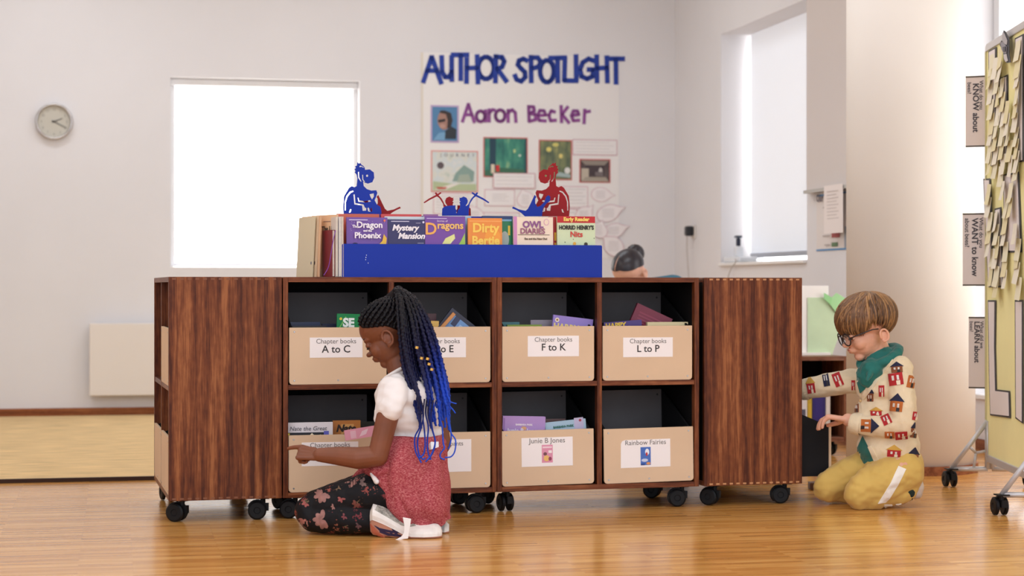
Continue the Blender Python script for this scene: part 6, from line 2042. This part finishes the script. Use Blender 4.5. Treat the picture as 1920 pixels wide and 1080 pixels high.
# ------------------------------------------------------------------ the woman beyond the units
ZW = 9.6
def Wm(px, py, d=0.0):
    return W(px, py, ZW + d)
wom = thing('person', 'woman with smooth dark parted hair seated low beyond the shelves', 'person', T((1185 - 960) / F * ZW, ZW, 0))
wf, wl_, wu = basis((-0.35, -0.62, -0.70), (0, 0, 1))
HWm = 0.225
MW = frame(Wm(1180, 511, 0.0), wf, wl_, wu, HWm)
b = MB()
head_prims(b, MW, HWm)
tb = Wm(1225, 640, 0.16)
b.cap(MW @ Vector((-0.12, 0, -0.35)), Wm(1212, 560, 0.10), 0.055, 0.06, 14)
b.ell(Wm(1220, 620, 0.12), (0.15, 0.12, 0.22), n=18)
b.ell(Wm(1225, 720, 0.14), (0.16, 0.14, 0.16), n=18)
for s in (-1, 1):
    b.chain([(Wm(1225 + 42 * s, 545, 0.12 + 0.02 * s), 0.05), (Wm(1225 + 58 * s, 640, 0.06), 0.04), (Wm(1215 + 30 * s, 690, -0.16), 0.03)], 12)
    hand_prims(b, Wm(1215 + 30 * s, 690, -0.16), Wm(1212 + 24 * s, 696, -0.22), (0, 0, -1), (-s, 0, 0.1), 0.075, [(15, 20, 15)] * 4, 0.009)
    b.chain([(Wm(1225 + 28 * s, 760, 0.10), 0.08), (Wm(1220 + 40 * s, 790, -0.28), 0.06)], 12)
    b.chain([(Wm(1220 + 40 * s, 795, -0.28), 0.06), (Wm(1222 + 36 * s, 812, 0.12), 0.045)], 12)
wb_, _ = remesh(b, 'body', skin_mat('skin_medium', (222, 172, 150), (190, 140, 110)), wom, 0.006, 3)
for v_ in wb_.data.vertices:
    if v_.co.z < 0.002: v_.co.z = 0.002
face_bits(wom, MW, HWm, (176, 96, 92), (40, 30, 28))
hd = mat('hair_black', (34, 28, 36), 0.35)
def hlw(az):
    a = abs(az)
    return 30 - 0.25 * a if a < 70 else (12 - (a - 70) * 0.6)
vs = []
for i in range(nA):
    az = -180 + 360 * i / nA
    for j in range(nB):
        vs.append(skull(MW, sl(dirn(az, hlw(az)), Vector((-0.5, 0, 0.86)), j / (nB - 1)), 1.03 + 0.02 * sin(pi * j / (nB - 1))))
link('hair', new_mesh(vs, fs), hd, wom, smooth=True, world=True)
MB().ell(MW @ Vector((-0.52, 0, 0.1)), (0.05, 0.05, 0.05), n=16).obj('hair_bun', hd, wom, smooth=True, world=True)
parting = [skull(MW, sl(dirn(-22, 27), Vector((-0.5, 0, 0.86)), t), 1.045) for t in (0, 0.15, 0.3, 0.45, 0.6)]
MB().tube(parting, [0.0028, 0.0028, 0.0025, 0.002, 0.001], 6, flat=0.7).obj('parting', mat('parting_skin', (206, 160, 140), 0.6), wom, smooth=True, world=True)
b = MB()
b.ell(Wm(1222, 615, 0.12), (0.19, 0.15, 0.21), n=22)
b.ell(Wm(1226, 710, 0.14), (0.19, 0.165, 0.17), n=22)
b.cap(Wm(1192, 552, 0.11), Wm(1262, 545, 0.14), 0.075, 0.085, 16)
for s in (-1, 1):
    b.chain([(Wm(1227 + 42 * s, 548, 0.12 + 0.02 * s), 0.072), (Wm(1225 + 58 * s, 640, 0.06), 0.055), (Wm(1216 + 32 * s, 684, -0.12), 0.042)], 14)
remesh(b, 'teal_top', mat('top_teal_blue', (62, 108, 128), 0.85), wom, 0.008, 3)
b = MB()
for s in (-1, 1):
    b.chain([(Wm(1225 + 28 * s, 760, 0.10), 0.10), (Wm(1220 + 40 * s, 788, -0.27), 0.075)], 14)
    b.chain([(Wm(1220 + 40 * s, 800, -0.27), 0.07), (Wm(1222 + 36 * s, 810, 0.10), 0.055)], 14)
tw_, _ = remesh(b, 'dark_trousers', mat('trousers_dark', (44, 46, 60), 0.85), wom, 0.009, 3)
for v_ in tw_.data.vertices:
    if v_.co.z < 0.001: v_.co.z = 0.001
